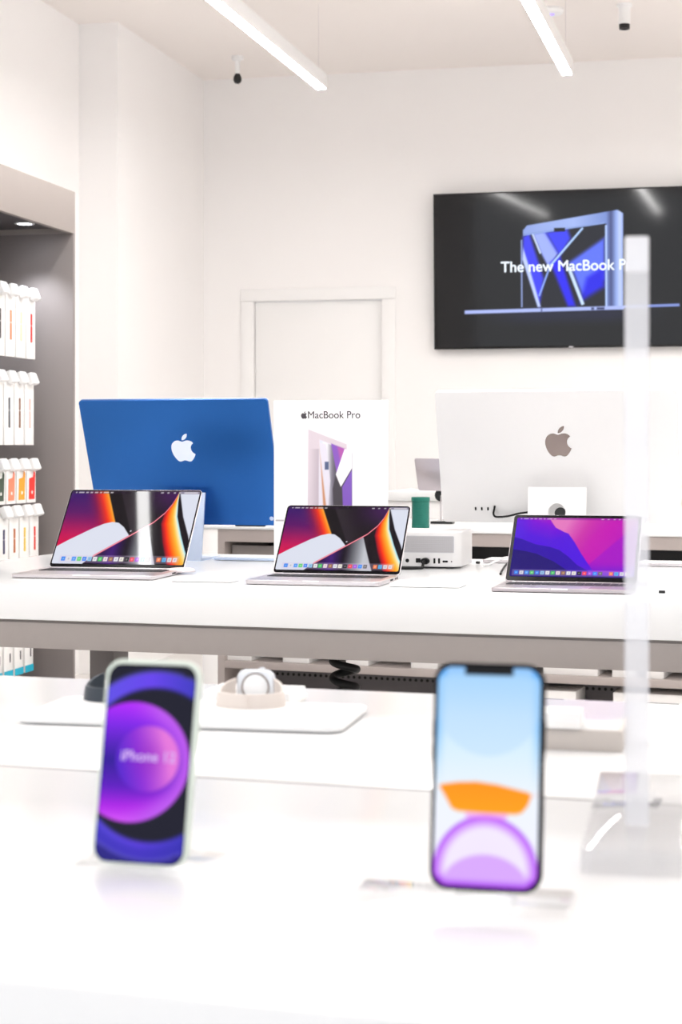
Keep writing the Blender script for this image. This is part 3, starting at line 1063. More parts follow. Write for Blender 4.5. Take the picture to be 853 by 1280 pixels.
# white service counter by the back wall
d = 8.4
sx, sz = px(481, d), zz(614, d)
t = thing('service_counter', 'plain white service counter standing between the cabinet and the back wall', 'counter', sx, d, 0, 14)
bm = new(); box(bm, 0, 2.2, 0, .6, sz - .045, sz, .002); obj('countertop', bm, M['white'], t)
bm = new(); box(bm, .01, 2.19, .012, .59, .0, sz - .046, .001); obj('body', bm, M['wall'], t)


# ------------------------------------------------------------------ laptops
def laptop(label, fit, w0, h0, art, notch, th, alu, bez, nxy):
    x, d, yaw, tilt, s, kh, kd = fit
    t = thing('laptop', label, 'laptop', x, d, TZ, math.degrees(yaw), 'open laptops in a row on the white table')
    w, bd_, lh = w0 * s, h0 * s * kd, h0 * s * kh
    foot = .0014
    bm = new(); prism(bm, rrect(w, bd_ - .004, .011, 6), foot, th, bev=.0022); base = obj('base', bm, alu, t)
    bm = new(); prism(bm, rrect(w - .02, bd_ - .026, .008, 4, .01, .011), foot - .0004, foot + .0006); obj('underside', bm, M['rubber'], base)
    for a in (.02, w - .02):
        for b in (.02, bd_ - .024):
            bm = new(); lathe(bm, [(0, 0), (.006, 0), (.006, foot + .0002), (0, foot + .0002)], 16, Matrix.Translation((a, b, 0))); obj('foot', bm, M['rubber'], base)
    # keyboard well, keys, trackpad
    kx0, kx1, ky0, ky1 = w * .055, w * .945, bd_ * .52, bd_ * .84
    bm = new(); prism(bm, rrect(kx1 - kx0, ky1 - ky0, .003, 3, kx0, ky0), th - .0006, th + .00015); kb = obj('keyboard', bm, M['black'] if notch else alu, base)
    bm = new()
    rowsK = 6
    for r in range(rowsK):
        y0 = ky0 + (ky1 - ky0) * (r + .07) / rowsK
        y1 = ky0 + (ky1 - ky0) * (r + .93) / rowsK
        nk = 14
        cells = [(k / nk, (k + 1) / nk) for k in range(nk)] if r else [(0, 1 / 14), (1 / 14, 2 / 14), (2 / 14, 3 / 14), (3 / 14, 4.2 / 14), (4.2 / 14, 9.2 / 14), (9.2 / 14, 10.4 / 14), (10.4 / 14, 11.4 / 14), (11.4 / 14, 12.6 / 14), (12.6 / 14, 1)]
        for a, b in cells:
            g = .0012
            box(bm, kx0 + (kx1 - kx0) * a + g, kx0 + (kx1 - kx0) * b - g, y0, y1, th, th + .0012)
    obj('keys', bm, M['key'], kb)
    bm = new(); prism(bm, rrect(w * .40, bd_ * .40, .004, 4, w * .30, bd_ * .05), th - .0004, th + .0002); obj('trackpad', bm, M['silver'], base)
    bm = new(); box(bm, w * .44, w * .56, -.0003, .004, th - .0022, th + .0003, .0003); obj('opening_notch', bm, M['white'], base)
    # ports on the near side
    bm = new()
    for a, l in ((bd_ - .085, .028), (bd_ - .045, .012), (bd_ - .028, .012)):
        box(bm, w - .0008, w + .0003, a - l / 2, a + l / 2, th * .42, th * .74)
    obj('ports', bm, M['hole'], base)
    bm = new(); tube(bm, [(w * .06, bd_ - .006, th - .0022), (w * .94, bd_ - .006, th - .0022)], .0030, 14); obj('hinge', bm, alu, base)
    # lid
    Lu = Vector((0, math.sin(tilt), math.cos(tilt)))
    Nn = Vector((0, -math.cos(tilt), math.sin(tilt)))
    mt = frame_mtx((0, bd_, th), (1, 0, 0), Lu, Nn)
    bm = new(); prism(bm, rrect(w, lh, .010, 8), -.0045, 0, mt, bev=.0012); lid = obj('lid', bm, alu, t)
    bm = new(); prism(bm, rrect(w - .003, lh - .003, .0085, 8, .0015, .0015), 0, .0005, mt); obj('bezel', bm, M['phone_black'], lid)
    bs, bt, bb = bez
    mp = mt @ Matrix.Translation((bs, bb, .0008))
    picture('screen', w - 2 * bs, lh - bt - bb, nxy[0], nxy[1], art, M['screen'], lid, mp, .004)
    bm = new(); prism(bm, circ(.0018, 16, w / 2, lh - .0065), .0009, .0012, mt); obj('camera_lens', bm, M['hole'], lid)
    bm = new(); emblem(bm, 0, 0, .045, 0, .0006, mt @ frame_mtx((w / 2, lh / 2, -.0045), (-1, 0, 0), (0, 1, 0), (0, 0, -1))); obj('emblem', bm, M['silver'], lid)
    return t


laptop('large silver laptop with dune wallpaper and a white glare stripe, before the blue computer', (-.7877, 4.1881, .2076, .7033, .9994, 1.0121, 1.0), .3557, .2481, swoop, True, .0105, M['silver'], (.0052, .0058, .011), (240, 154))
laptop('silver laptop with dune wallpaper standing in front of the printed white sign', (-.2191, 3.9915, .2534, .6823, .9965, .9265, 1.0), .3126, .2212, swoop, True, .0115, M['silver'], (.005, .0055, .010), (220, 146))
laptop('grey laptop with purple and magenta wallpaper in front of the white monitor', (.3215, 3.7891, .2512, .7776, .9777, .9784, .9432), .3041, .2124, dusk, False, .0095, M['grey_alu'], (.009, .010, .014), (220, 140))

# ------------------------------------------------------------------ blue all-in-one computer, seen from behind
x, d, z, yaw, tl, ph = -.689, 5.008, -.215, .261, .404, .376
A = Loc(x, d, math.degrees(yaw))
wI = .547
ox, od = A(wI / 2, 0)
t = thing('desktop_computer', 'blue all-in-one desktop computer seen from behind with pale fruit emblem', 'computer', ox, od, TZ, math.degrees(yaw))
zb = H + z - TZ
Lu = Vector((0, -math.sin(tl), math.cos(tl)))
Nn = Vector((0, -math.cos(tl), -math.sin(tl)))
mt = frame_mtx((-wI / 2, 0, zb), (1, 0, 0), Lu, Nn)
bm = new(); prism(bm, rrect(wI, ph, .010, 8), -.010, 0, mt, bev=.0012); pn = obj('back_housing', bm, M['blue'], t)
bm = new(); prism(bm, rrect(wI, ph, .010, 8), -.0125, -.010, mt); obj('front_glass', bm, M['pale_blue'], pn)
bm = new(); emblem(bm, wI * .525, ph * .625, .083, 0, .0006, mt); obj('emblem', bm, M['logo_white'], pn)
bm = new(); prism(bm, circ(.006, 20, wI - .03, .022), 0, .0012, mt); obj('power_button', bm, M['pale_blue'], pn)
bm = new(); prism(bm, rrect(.09, .010, .004, 4, wI - .14, -.004), -.011, -.001, mt); obj('speaker_slot', bm, M['rubber'], pn)
# stand: leaning plate and flat foot
bm = new()
sw = .136
su, sv_ = A.inv(px(222, 4.84), 4.84)
sc = su - wI / 2
fy0 = sv_
pts = [(fy0 + .0, 0), (fy0 + .175, 0), (fy0 + .175, .006), (fy0 + .008, .006), (fy0 + .041, .186), (fy0 + .034, .187)]
prism(bm, [(p[0], p[1]) for p in pts], -sw / 2, sw / 2, frame_mtx((sc, 0, 0), (0, 1, 0), (0, 0, 1), (1, 0, 0)))
obj('stand', bm, M['pale_blue'], t)
bm = new(); lathe(bm, [(.016, 0), (.019, 0), (.019, .003), (.016, .003)], 28, frame_mtx((sc, fy0 + .016, .085), (1, 0, 0), (0, .17, .985), (0, -.985, .17))); obj('cable_ring', bm, M['white'], t)
# ------------------------------------------------------------------ white monitor, seen from behind
x, d, z, yaw, tl = .272, 4.688, -.197, .252, .326
A = Loc(x, d, math.degrees(yaw))
wM, ph = .623, .362
ox, od = A(wM / 2, 0)
t = thing('monitor', 'large white monitor seen from behind with dark fruit emblem', 'monitor', ox, od, TZ, math.degrees(yaw))
zb = H + z - TZ
Lu = Vector((0, -math.sin(tl), math.cos(tl)))
Nn = Vector((0, -math.cos(tl), -math.sin(tl)))
mt = frame_mtx((-wM / 2, 0, zb), (1, 0, 0), Lu, Nn)
bm = new(); prism(bm, rrect(wM, ph, .011, 8), -.018, 0, mt, bev=.0015); pn = obj('back_housing', bm, M['silver_back'], t)
bm = new(); prism(bm, rrect(wM - .004, ph - .004, .010, 8, .002, .002), -.0195, -.018, mt); obj('front_glass', bm, M['phone_black'], pn)
bm = new(); emblem(bm, wM * .508, ph * .625, .083, 0, .0006, mt); obj('emblem', bm, M['logo_mirror'], pn)
bm = new()
for k in range(3):
    prism(bm, rrect(.0045, .0095, .002, 3, .088 + k * .0165, .034), 0, .0008, mt)
obj('ports', bm, M['hole'], pn)
# stand
pc, pdv = A.inv(px(695.5, 4.50), 4.50)
sc = pc - wM / 2
sw = .150
ztop = zz(609.5, 4.50) - TZ
fy = pdv
bm = new()
hole = circ(.0225, 28, sw / 2, 0)
# upright plate with a round cable hole
lean = .10
mt2 = frame_mtx((sc - sw / 2, fy, 0), (1, 0, 0), Vector((0, lean, 1)).normalized(), Vector((0, -1, lean)).normalized())
hz = zz(641, 4.50) - TZ
pl = bmesh.new()

n = 28
ring_f = [pl.verts.new((sw / 2 + .0225 * math.cos(2 * math.pi * k / n), hz + .0225 * math.sin(2 * math.pi * k / n), 0)) for k in range(n)]
sq = []
for k in range(n):
    a = 2 * math.pi * k / n
    ca, sa = math.cos(a), math.sin(a)
    lim = []
    if ca > 1e-6: lim.append((sw / 2) / ca)
    if ca < -1e-6: lim.append((-sw / 2) / ca)
    if sa > 1e-6: lim.append((ztop - hz) / sa)
    if sa < -1e-6: lim.append((-hz) / sa)
    r = min(lim)
    sq.append(pl.verts.new((sw / 2 + r * ca, hz + r * sa, 0)))
cs = [pl.verts.new((sw, ztop, 0)), pl.verts.new((0, ztop, 0)), pl.verts.new((0, 0, 0)), pl.verts.new((sw, 0, 0))]
for k in range(n):
    k2 = (k + 1) % n
    pl.faces.new((ring_f[k], sq[k], sq[k2], ring_f[k2]))
    p, q = sq[k].co, sq[k2].co
    if abs(p.x - q.x) > 1e-5 and abs(p.y - q.y) > 1e-5:
        c = min(cs, key=lambda v: (v.co - (p + q) / 2).length)
        pl.faces.new((sq[k], c, sq[k2]))
bmesh.ops.remove_doubles(pl, verts=pl.verts, dist=1e-5)
bmesh.ops.recalc_face_normals(pl, faces=pl.faces)
ex = bmesh.ops.extrude_face_region(pl, geom=list(pl.faces))
bmesh.ops.translate(pl, vec=(0, 0, -.012), verts=[v for v in ex['geom'] if isinstance(v, bmesh.types.BMVert)])
merge(bm, pl, Matrix.Translation((0, 0, .002)) @ mt2)
box(bm, sc - sw / 2, sc + sw / 2, fy - .002, fy + .20, 0, .008, .001)
obj('stand', bm, M['silver_back'], t)
bm = new()
box(bm, sc - .05, sc + .05, fy + .02, fy + .10, ztop - .022, ztop - .004)
obj('stand_arm', bm, M['silver_back'], t)
bm = new(); lathe(bm, [(0, 0), (.0150, 0), (.0150, .01), (0, .01)], 24, mt2 @ Matrix.Translation((sw / 2 + .008, hz, -.020))); obj('cord_socket', bm, M['black'], t)
# its cable, plugged in at the fourth port
def mpt(u, v, o=.004):
    return mt @ Vector((u, v, o))
cab = tag(obj('monitor_cable', (lambda b: (tube(b, spline([mpt(.1415, .046, .0), mpt(.1410, .040, .008), mpt(.139, .028, .010), mpt(.146, .020, .010), mpt(.176, .022, .010), mpt(.205, .030, .011), mpt(.236, .035, .012)], 8), .0027, 10), b)[1])(new()), M['rubber']), 'short black cable plugged into the back of the white monitor', 'cable')
cab.matrix_world = Matrix.LocRotScale(t.location, t.rotation_euler, None)

# keyboards of both computers on the far side of the table
def keyboard(label, p, y, m, yaw, w=.28):
    x, d = on_table(p, y)
    t = thing('keyboard', label, 'keyboard', x, d, TZ, yaw, 'slim keyboards lying at the far table edge')
    bm = new(); prism(bm, rrect(w, .114, .010, 5), .0015, .0085, bev=.001); obj('case', bm, m, t)
    bm = new()
    for r in range(5):
        for k in range(14):
            a = .006 + (w - .012) * k / 14
            box(bm, a + .0008, a + (w - .012) / 14 - .0008, .007 + r * .0205, .007 + r * .0205 + .018, .0085, .0098)
    obj('keys', bm, M['white'], t)
    bm = new(); box(bm, .02, w - .02, .01, .10, 0, .0016); obj('foot_pad', bm, M['white'], t)


keyboard('pale blue slim keyboard lying behind the foot of the blue computer', 266, 700.5, M['pale_blue'], 15, .20)
keyboard('slim white keyboard lying behind the stand of the white monitor', 603, 703.8, M['silver'], 15, .42 * .665)
keyboard('slim white numeric keypad poking out past the clear post', 797, 708.0, M['silver'], 15, .14)

# ------------------------------------------------------------------ printed sign in an upright holder
dP = 4.46
yawP = 13.0
xa = px(342.5, 4.50)
t = thing('sign_holder', 'upright white printed sign with a laptop picture between computer and monitor', 'sign', xa, 4.50, TZ, yawP)
wS = .297
hS = zz(500.5, 4.46) - TZ
bm = new(); box(bm, 0, wS, 0, .006, .0, hS, .0012); obj('board', bm, M['white'], t)
bm = new(); box(bm, .02, wS - .02, .006, .10, 0, .004, .001); obj('foot', bm, M['acrylic'], t)
mt = frame_mtx((.0015, -.0006, .012), (1, 0, 0), (0, 0, 1), (0, -1, 0))
pr = picture('print', wS - .003, hS - .0135, 170, 240, poster_art, M['print'], t, mt)
kk = wS / 142.0
mtt = frame_mtx((75.5 * kk, -.0010, hS - 21.6 * kk), (1, 0, 0), (0, 0, 1), (0, -1, 0))
text('title', 'MacBook Pro', .0262, M['ink'], pr, mtt, bold=.00022, width=65 * kk)
bm = new(); emblem(bm, 0, 0, 9.2 * kk, 0, .0003, frame_mtx((38.2 * kk, -.0010, hS - 17.6 * kk), (1, 0, 0), (0, 0, 1), (0, -1, 0))); obj('title_emblem', bm, M['ink'], pr)

# ------------------------------------------------------------------ small silver desktop box (rear side)
xr, dr_ = on_table(576, 711.5)
yawK = 14.0
wk, hk, dk = .197, .095, .197
A = Loc(xr, dr_, yawK)
ox, od = A(-wk / 2, dk / 2)
t = thing('mini_computer', 'squat white desktop computer box showing its rear vents and sockets', 'computer', ox, od, TZ, yawK)
bm = new(); prism(bm, rrect(wk, dk, .026, 8, -wk / 2, -dk / 2), .005, hk, bev=.003, seg=3); bd2 = obj('body', bm, M['silver_back'], t)
bm = new(); prism(bm, circ(.080, 48), 0, .0052); obj('base_ring', bm, M['dark'], t)
fk = frame_mtx((-wk / 2, -dk / 2, 0), (1, 0, 0), (0, 0, 1), (0, -1, 0))
ppm = .197 / 97.0
def kx(p): return wk - (576.5 - p) * ppm
def kz(y): return (711.5 - y) * ppm
bm = new(); prism(bm, rrect(wk - .034, .043, .003, 3, .017, .041), 0, .0006, fk); gr = obj('vent_grille', bm, M['grille'], bd2)
bm = new()
for r in range(11):
    for c in range(44):
        flat(bm, circ(.0011, 6, .0215 + c * .00358, .0445 + r * .0036), .0008, fk)
gh = obj('vent_hole', bm, M['grey'], gr); gh['kind'] = 'stuff'
bm = new()
for p in (484, 489, 494, 499):
    prism(bm, rrect(.0032, .009, .0015, 3, kx(p), .016), 0, .0007, fk)
prism(bm, rrect(.0125, .0115, .001, 2, kx(519), .015), 0, .0007, fk)
for p in (541.8, 547.8):
    prism(bm, rrect(.0050, .0135, .0008, 2, kx(p), .0135), 0, .0007, fk)
prism(bm, rrect(.0140, .0050, .0015, 3, kx(553.5), .0165), 0, .0007, fk)
prism(bm, circ(.0018, 12, kx(565), .019), 0, .0007, fk)
prism(bm, circ(.0050, 16, kx(508), .020), 0, .0007, fk)
obj('ports', bm, M['hole'], bd2)
bm = new()
pcx, pcz = kx(531.5), .0195
lathe(bm, [(0, 0), (.0115, 0), (.0115, .010), (.009, .014), (0, .014)], 24, fk @ frame_mtx((pcx, pcz, 0), (1, 0, 0), (0, .72, 0), (0, 0, 1)))
tube(bm, spline([fk @ Vector((pcx, pcz, .010)), fk @ Vector((pcx - .001, pcz - .002, .020)), fk @ Vector((pcx - .002, .008, .026)), fk @ Vector((pcx - .003, .0040, .034)), fk @ Vector((pcx - .02, .0040, .050)), fk @ Vector((pcx - .06, .0040, .056)), fk @ Vector((pcx - .12, .004, .06))], 8), .0036, 10)
o = obj('power_cord', bm, M['rubber'])
tag(o, 'black power cord plugged into the squat desktop box', 'cord')
o.matrix_world = Matrix.LocRotScale(t.location, t.rotation_euler, None)

# ------------------------------------------------------------------ on the back cabinet: green speaker, tablet on stand
d = 6.80
t = thing('portable_speaker', 'small dark green ribbed canister speaker on the cabinet top', 'speaker', px(526, d), d, TZ, 14)
R = 11.3 * d / F
hg = 39 * d / F
prof = [(0, 0), (R * .93, 0), (R, .004)]
bm = new()
zz_ = .010
prof += [(R, .010), (R * .96, .012)]
while zz_ < hg - .022:
    prof += [(R * .965, zz_ + .002), (R * .985, zz_ + .0035), (R * .965, zz_ + .005)]
    zz_ += .0055
prof += [(R * .96, hg - .016), (R * 1.03, hg - .015), (R * 1.03, hg - .002), (R * .98, hg), (R * .80, hg), (R * .78, hg - .006), (0, hg - .006)]
lathe(bm, prof, 44)
obj('body', bm, M['green'], t)
bm = new(); lathe(bm, [(0, hg - .0058), (R * .7, hg - .0055), (R * .68, hg - .003), (0, hg - .002)], 36); obj('control_pad', bm, M['black'], t)

d = 7.22
x0 = px(540, d)
t = thing('tablet_stand', 'thin tablet stand with black base and round black joint beside the speaker', 'stand', px(553.5, d), d, TZ, 14)
bm = new(); prism(bm, rrect(.092, .07, .01, 4, -.046, -.035), 0, .010, bev=.002); obj('base', bm, M['black'], t)
zj = zz(619, d) - TZ
bm = new(); tube(bm, [(-.006, 0, .010), (-.006, 0, zj)], .0045, 12); obj('pole', bm, M['silver'], t)
bm = new(); lathe(bm, [(0, -.012), (.026, -.012), (.026, .012), (0, .012)], 28, frame_mtx((-.006, .008, zj), (1, 0, 0), (0, 0, 1), (0, -1, 0))); obj('joint', bm, M['black'], t)
tt = thing('tablet', 'grey tablet seen from behind, held up beside the white monitor', 'tablet', px(519, d), d - .01, zz(613, d) - .0, 14)
mt = frame_mtx((.014, 0, 0), (1, 0, -.02), Vector((-.10, -.16, 1)).normalized(), (0, -1, -.16))
bm = new(); prism(bm, rrect(.20, .134, .008, 5), -.007, 0, mt, bev=.001); obj('back_shell', bm, M['grey_alu'], tt)
bm = new(); prism(bm, rrect(.196, .130, .007, 5, .002, .002), -.0078, -.007, mt); obj('screen', bm, M['phone_black'], tt)

# ------------------------------------------------------------------ small flat things among the laptops
def pad(label, name, p0, y0, w, dp, m, yaw=14, h=.009):
    x, d = on_table(p0, y0)
    t = thing(name, label, name.replace('_', ' '), x, d, TZ, yaw)
    bm = new(); prism(bm, rrect(w, dp, .008, 5), .0012, h, bev=.001); obj('plate', bm, m, t)
    bm = new(); prism(bm, rrect(w - .02, dp - .02, .006, 4, .01, .01), 0, .0014); obj('foot_pad', bm, M['grey'], t)
    return t


pad('white trackpad lying in front of the squat desktop box', 'trackpad', 486, 734, .160, .115, M['white'])
pad('slim clear price plate lying beside the large laptop', 'price_plate', 212, 727.5, .15, .07, M['white'], 12, .006)
x, d = on_table(216, 722)
t = thing('mouse', 'small pale computer mouse beside the large silver laptop', 'mouse', px(226, 4.33), 4.33, TZ + .006, 60)
bm = new()
pm = [(0, .0), (.0285, .0), (.0285, .004), (.027, .009), (.020, .0125), (.010, .014), (0, .0145)]
lathe(bm, pm, 32, Matrix.Diagonal((1, 1.3, .7, 1)))
obj('shell', bm, M['blush'], t)
bm = new(); lathe(bm, [(.0286, .001), (.0291, .0015), (.0291, .0035), (.0286, .004)], 32, Matrix.Diagonal((1, 1.3, .7, 1))); obj('trim', bm, M['silver'], t)

# cables behind the purple laptop
def path(pts, r):
    b = new()
    P = []
    for p, y, h in pts:
        xx, dd_ = on_table(p, y, h)
        P.append(W(xx, dd_, TZ + h))
    tube(b, spline(P, 8), r, 10)
    return b


o = obj('charging_cable', path([(604, 707, .003), (611, 706, .003), (619, 702, .008), (632, 697, .022), (645, 698, .020), (655, 705, .003)], .0026), M['white'])
tag(o, 'white charging cable looping behind the purple laptop', 'cable')
o = obj('charging_cable', path([(626, 717.5, .0035), (629, 711.5, .006), (633, 706, .008), (637, 702.5, .008), (643, 703, .0033), (650, 706, .0033)], .0028), M['rubber'])
tag(o, 'thin black charging cable ending beside the purple laptop hinge', 'cable')
o = obj('cable_plug', path([(596, 703.0, .0035), (599.5, 703.2, .0035)], .0035), M['rubber'])
tag(o, 'tiny black cable plug beside the squat desktop box', 'cable plug')
x, d = on_table(828, 741.5)
t = thing('cable_clip', 'tiny black cable clip on the white table past the clear post', 'cable clip', x, d, TZ, 14)
bm = new(); prism(bm, rrect(.014, .010, .003, 4, -.007, -.005), 0, .006, bev=.001); obj('clip', bm, M['black'], t)
bm = new(); prism(bm, rrect(.05, .022, .004, 4, -.02, -.002), 0, .003); obj('holder', bm, M['white'], t)

# coiled cord under the middle table
d = 4.1
x = px(431, d)
b = new()
P = []
zc = zz(792, d)
n = 110
for k in range(n):
    a = 2 * math.pi * k / 20.0
    P.append(W(x + .028 * math.cos(a), d + .028 * math.sin(a), zc - .0415 * k / 20.0))
P = [W(x, d, za1 - .008), W(x + .01, d, zc + .03)] + P
tube(b, P, .0095, 12)
o = obj('coiled_cord', b, M['rubber'])
tag(o, 'thick black coiled cord hanging under the white table', 'cord')

# ------------------------------------------------------------------ phones on clear stands
def phone(label, xl, d, zb, w, h, th, yaw, lean, roll, art, body, bezel, nxy, r, rim):
    t = thing('phone', label, 'phone', xl, d, zb, yaw)
    Lu = Vector((0, math.sin(lean), math.cos(lean)))
    Nn = Vector((0, -math.cos(lean), math.sin(lean)))
    mt = Matrix.Rotation(roll, 4, 'Y') @ frame_mtx((0, 0, 0), (1, 0, 0), Lu, Nn)
    bm = new(); prism(bm, rrect(w + 2 * rim, h + 1.6 * rim, r + rim, 10, -w / 2 - rim, -rim * .1), -th, 0, mt, bev=.0018, seg=3); bd = obj('body', bm, body, t)
    bm = new(); prism(bm, rrect(w - .002, h - .002, r - .001, 10, -w / 2 + .001, .001), 0, .0004, mt); obj('glass', bm, M['phone_black'], t)
    mp = mt @ Matrix.Translation((-w / 2 + bezel, bezel, .0008))
    sc = picture('screen', w - 2 * bezel, h - 2 * bezel, nxy[0], nxy[1], art, M['phone_screen'], t, mp, r - bezel * .7)
    bm = new()
    prism(bm, rrect(.030, .032, .008, 5, -w / 2 + .005, h - .038), -th - .0015, -th, mt)
    cam = obj('camera_bump', bm, body, t)
    bm = new()
    for a, b_ in ((.013, .030), (.027, .014)):
        lathe(bm, [(0, 0), (.006, 0), (.006, .0012), (0, .0012)], 20, mt @ Matrix.Translation((-w / 2 + a, h - b_, -th - .0027)))
    obj('camera_lens', bm, M['hole'], cam)
    for s_, a, l in ((1, .62, .020), (-1, .66, .012), (-1, .56, .012)):
        bm = new(); box(bm, s_ * (w / 2 + rim) - .0006, s_ * (w / 2 + rim) + .0006, h * a, h * a + l, -th * .7, -th * .3, 0, 1, mt)
        obj('side_button', bm, body, t)
    return t, mt


def phone_stand(label, x, d, yaw, w, dp, lean, zb, off=.0):
    t = thing('phone_stand', label, 'phone stand', x, d, TZ, yaw, 'clear stands holding the two phones')
    bm = new(); prism(bm, rrect(w, dp, .004, 4, -w / 2 + off, -.012), 0, .004, bev=.0006); obj('base', bm, M['acrylic'], t)
    lu = Vector((0, math.sin(lean), math.cos(lean)))
    nn = Vector((0, -math.cos(lean), math.sin(lean)))
    mt = frame_mtx((0, .0095, .004), (1, 0, 0), lu, nn)
    bm = new(); prism(bm, rrect(.040, .105, .004, 4, -.020, 0), -.006, -.003, mt); obj('back_rest', bm, M['acrylic'], t)
    bm = new(); box(bm, -.020, .020, -.008, .012, .004, max(zb - .0002, .0045), 0); obj('ledge', bm, M['acrylic'], t)
    return t


def find_phone_xy(p, y, d):
    return px(p, d), zz(y, d)


# left phone: pale green, violet rings
d = 1.285
xl = px(172, d)
zb = zz(1081, d)
lean = math.radians(12.5)
ph1, mt1 = phone('pale green phone with violet ring wallpaper propped upright on the near table', xl, d, zb, .0715, .1467, .0078, 15.5, lean, 0.0, disc_phone, M['sage'], .0016, (80, 170), .0112, .0019)
mtx = mt1 @ Matrix.Translation((.002, .0745, .0012))
text('wallpaper_text', 'iPhone 12', .0108, M['text_soft'], ph1, mtx, bold=.0002)
phone_stand('clear stand under the pale green phone', xl, d, 15.5, .10, .075, lean, zb - TZ)
# second phone: black frame, orange and purple globe
d = 1.168
xl = px(606, d)
zb = zz(1115, d)
lean = math.radians(9.5)
ph2, mt2_ = phone('black phone with orange and purple globe wallpaper propped upright on the near table', xl, d, zb, .0757, .1509, .0083, 13.0, lean, 0.0, orb_phone, M['phone_black'], .0030, (80, 160), .0125, 0.0)
phone_stand('clear stand under the black phone', xl, d, 13.0, .15, .075, lean, zb - TZ, -.02)

# ------------------------------------------------------------------ clear post on a foot
d0 = 1.28
plx, _ = px(726, d0), 0
A = Loc(plx, d0, 11)
t = thing('display_post', 'tall clear acrylic post on a thick foot, beside the black phone', 'post', plx, d0, TZ, 11)
pw = .073
bm = new(); box(bm, 0, pw, 0, .31, 0, .019, .0012); obj('foot', bm, M['foot'], t)
pu, pv = A.inv(px(796.5, 1.36), 1.36)
zt = zz(296, 1.36) - TZ
hw = .0092
bm = new(); box(bm, pu - hw, pu + hw, pv - .006, pv + .006, .0192, zt - .028, .0008); obj('upright', bm, M['post'], t)
bm = new(); box(bm, pu - hw, pu + hw, pv - .006, pv + .006, zt - .0278, zt, .0016); obj('cap', bm, M['frost'], t)

# ------------------------------------------------------------------ low white platforms, watches
x, d = on_table(18, 905)
x2, d2 = on_table(412, 918)
yawQ = math.degrees(math.atan2(d - d2, x2 - x))
wq = math.hypot(x2 - x, d2 - d) + .012
t = thing('display_platform', 'thin white platform with rounded corners under the beige watch', 'platform', x, d, TZ, yawQ)
bm = new(); prism(bm, rrect(wq, .17, .018, 8), .002, .0085, bev=.0012); obj('top_plate', bm, M['white'], t)
bm = new(); prism(bm, rrect(wq - .02, .15, .012, 6, .01, .01), 0, .0022); obj('foot', bm, M['card'], t)
PLAT = Loc(x, d, yawQ)
PH = .0085


def watch(label, x, d, z, yaw, band, case, crystal):
    t = thing('smart_watch', label, 'watch', x, d, z, yaw)
    # closed strap standing on its edge, wider than deep
    a, b_ = .0375, .030
    n = 56
    prof = []
    bm = new()
    tmp = bmesh.new()
    rings = []
    for k in range(n):
        th = 2 * math.pi * k / n
        c, s = math.cos(th), math.sin(th)
        hb = .0082 + .0075 * max(0, s)            # strap wider next to the case at the far side
        zc = .0082 + (.0075 * max(0, s))
        ux, uy = c * a, s * b_ + .0
        nx_, ny_ = c / a, s / b_
        L = math.hypot(nx_, ny_); nx_, ny_ = nx_ / L, ny_ / L
        t2 = .0016
        ring = []
        for (o_, zz2) in ((-t2, zc - hb), (t2, zc - hb), (t2, zc + hb), (-t2, zc + hb)):
            flare = .0025 * (1 - (zz2 - (zc - hb)) / (2 * hb))
            ring.append(tmp.verts.new((ux + nx_ * (o_ + flare), uy + ny_ * (o_ + flare), zz2)))
        rings.append(ring)
    tmp.faces.ensure_lookup_table()
    open_ = [math.sin(2 * math.pi * (k + .5) / n) > .80 for k in range(n)]     # the case closes the strap at the far side
    for k in range(n):
        A_, B_ = rings[k], rings[(k + 1) % n]
        if open_[k]:
            continue
        if open_[k - 1]: tmp.faces.new(A_)
        if open_[(k + 1) % n]: tmp.faces.new(B_[::-1])
        for j in range(4):
            tmp.faces.new((A_[j], A_[(j + 1) % 4], B_[(j + 1) % 4], B_[j]))
    bmesh.ops.delete(tmp, geom=[v for v in tmp.verts if not v.link_faces], context='VERTS')
    merge(bm, tmp)
    obj('strap', bm, band, t)
    # case at the far side, back crystal towards the viewer
    mt = frame_mtx((-.0230, b_ - .007, .0015), (1, 0, 0), Vector((0, .06, 1)).normalized(), Vector((0, -1, .06)).normalized())
    bm = new(); prism(bm, rrect(.046, .037, .011, 8), -.0085, 0, mt, bev=.0028, seg=4); cs_ = obj('case', bm, case, t)
    bm = new(); lathe(bm, [(.0150, 0), (.0172, .0004), (.0172, .0010), (.0150, .0012)], 36, mt @ Matrix.Translation((.023, .0165, 0))); obj('sensor_ring', bm, M['grey'], cs_)
    bm = new(); lathe(bm, [(0, .0036), (.006, .0033), (.012, .0022), (.0150, .0006), (.0150, 0), (0, 0)], 36, mt @ Matrix.Translation((.023, .0165, 0))); obj('back_crystal', bm, crystal, cs_)
    bm = new(); lathe(bm, [(0, 0), (.0033, 0), (.0033, .003), (0, .003)], 20, mt @ frame_mtx((.030, .0365, -.004), (1, 0, 0), (0, 0, -1), (0, 1, 0))); obj('crown', bm, case, cs_)
    bm = new(); box(bm, .004, .0052, -b_ - .0052, -b_ - .0008, .001, .0155); obj('strap_seam', bm, band, t)
    return t


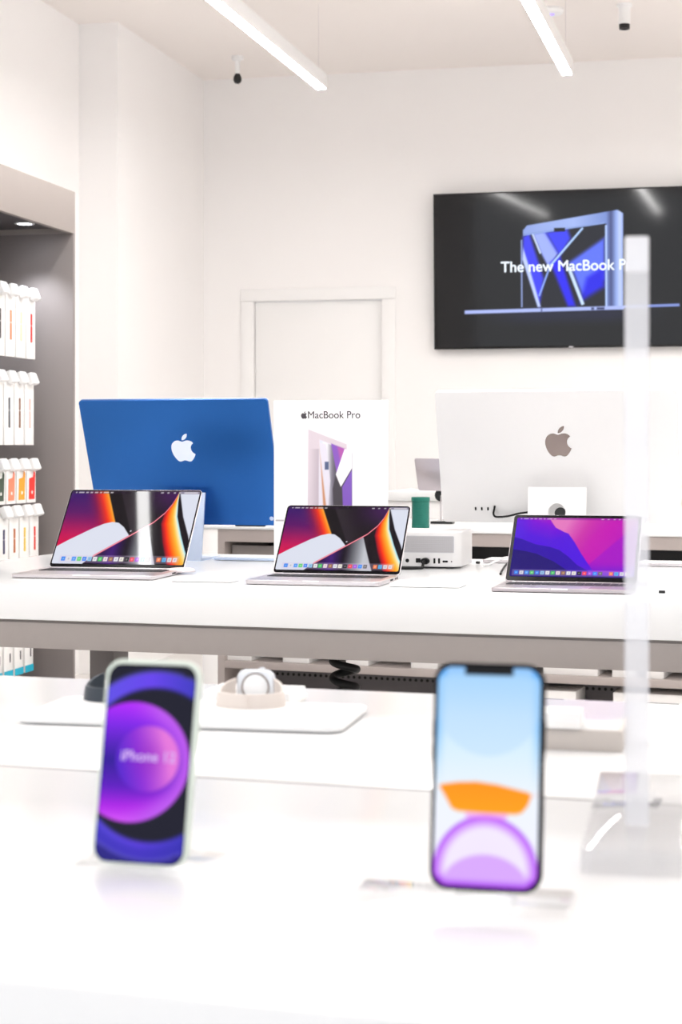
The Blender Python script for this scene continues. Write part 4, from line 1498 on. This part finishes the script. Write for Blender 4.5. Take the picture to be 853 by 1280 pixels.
d = (H - TZ - PH) * F / (886.5 - HY)
A = Loc(px(305.5, d), d, 10)
cx, cd = A(0, .034)
watch('pale smart watch with closed beige strap on the white platform', cx, cd, TZ + PH, 10, M['beige_band'], M['watch_case'], M['crystal'])
d = (H - TZ - PH) * F / (878 - HY)
watch('dark strapped smart watch half hidden behind the pale green phone', px(143, d), d + .03, TZ + PH, 10, M['slate_band'], M['sage_grey'], M['sage_grey'])
bx_, bd__ = on_table(386, 868)
t = thing('charger_box', 'slim white box behind the watch at the near table edge', 'box', bx_, 2.10, TZ, 15)
bm = new(); box(bm, -.13, -.022, .0, .07, 0, .0165, .0012); obj('lid', bm, M['white'], t)
bm = new(); box(bm, -.131, -.021, -.0008, .0708, 0, .008, .0008); obj('tray', bm, M['card'], t)

# low podium between phone and post
x, d = on_table(778, 941)
t = thing('display_podium', 'low white podium block between the black phone and the clear post', 'podium', x, d, TZ, 14)
bm = new(); box(bm, -.155, 0, 0, .10, 0, .0215, .0012); obj('block', bm, M['podium'], t)
bm = new(); box(bm, -.150, -.005, .004, .096, .0215, .0225, .0004); obj('top_plate', bm, M['top'], t)
x2, d2 = on_table(705, 915, .0225)
t = thing('charger_box', 'small white cube box standing on the low podium', 'box', x2, d2 + .02, TZ + .0225, 14)
bm = new(); box(bm, -.030, .019, 0, .04, 0, .017, .0015); obj('lid', bm, M['white'], t)
bm = new(); box(bm, -.0305, .0195, -.0006, .0406, 0, .006, .0006); obj('tray', bm, M['card'], t)

# ------------------------------------------------------------------ camera, world, view
cam = bpy.data.cameras.new('camera')
cam.sensor_fit = 'VERTICAL'
cam.sensor_height = 36.0
cam.sensor_width = 24.0
cam.lens = F * 36.0 / 1280.0
cam.shift_x = 0.0
cam.shift_y = -(640.0 - HY) / 1280.0
cam.clip_start = .05
cam.dof.use_dof = True
cam.dof.focus_distance = 4.15
cam.dof.aperture_fstop = 9.0
co = bpy.data.objects.new('camera', cam)
COL.objects.link(co)
co.location = (0, 0, H)
co.rotation_euler = (math.radians(90), 0, TH)
SC.camera = co

wd = bpy.data.worlds.new('world')
SC.world = wd
wd.use_nodes = True
bg = wd.node_tree.nodes['Background']
bg.inputs['Color'].default_value = (.93, .96, 1.0, 1)
bg.inputs['Strength'].default_value = 1.35

SC.view_settings.view_transform = 'Standard'
SC.view_settings.look = 'None'
SC.view_settings.gamma = 1.0
SC.view_settings.use_curve_mapping = False
SC.view_settings.exposure = 0.31
cy = SC.cycles
cy.use_denoising = True
cy.max_bounces = 14
cy.diffuse_bounces = 6
cy.glossy_bounces = 6
cy.transmission_bounces = 12
cy.transparent_max_bounces = 12
cy.sample_clamp_indirect = 8.0
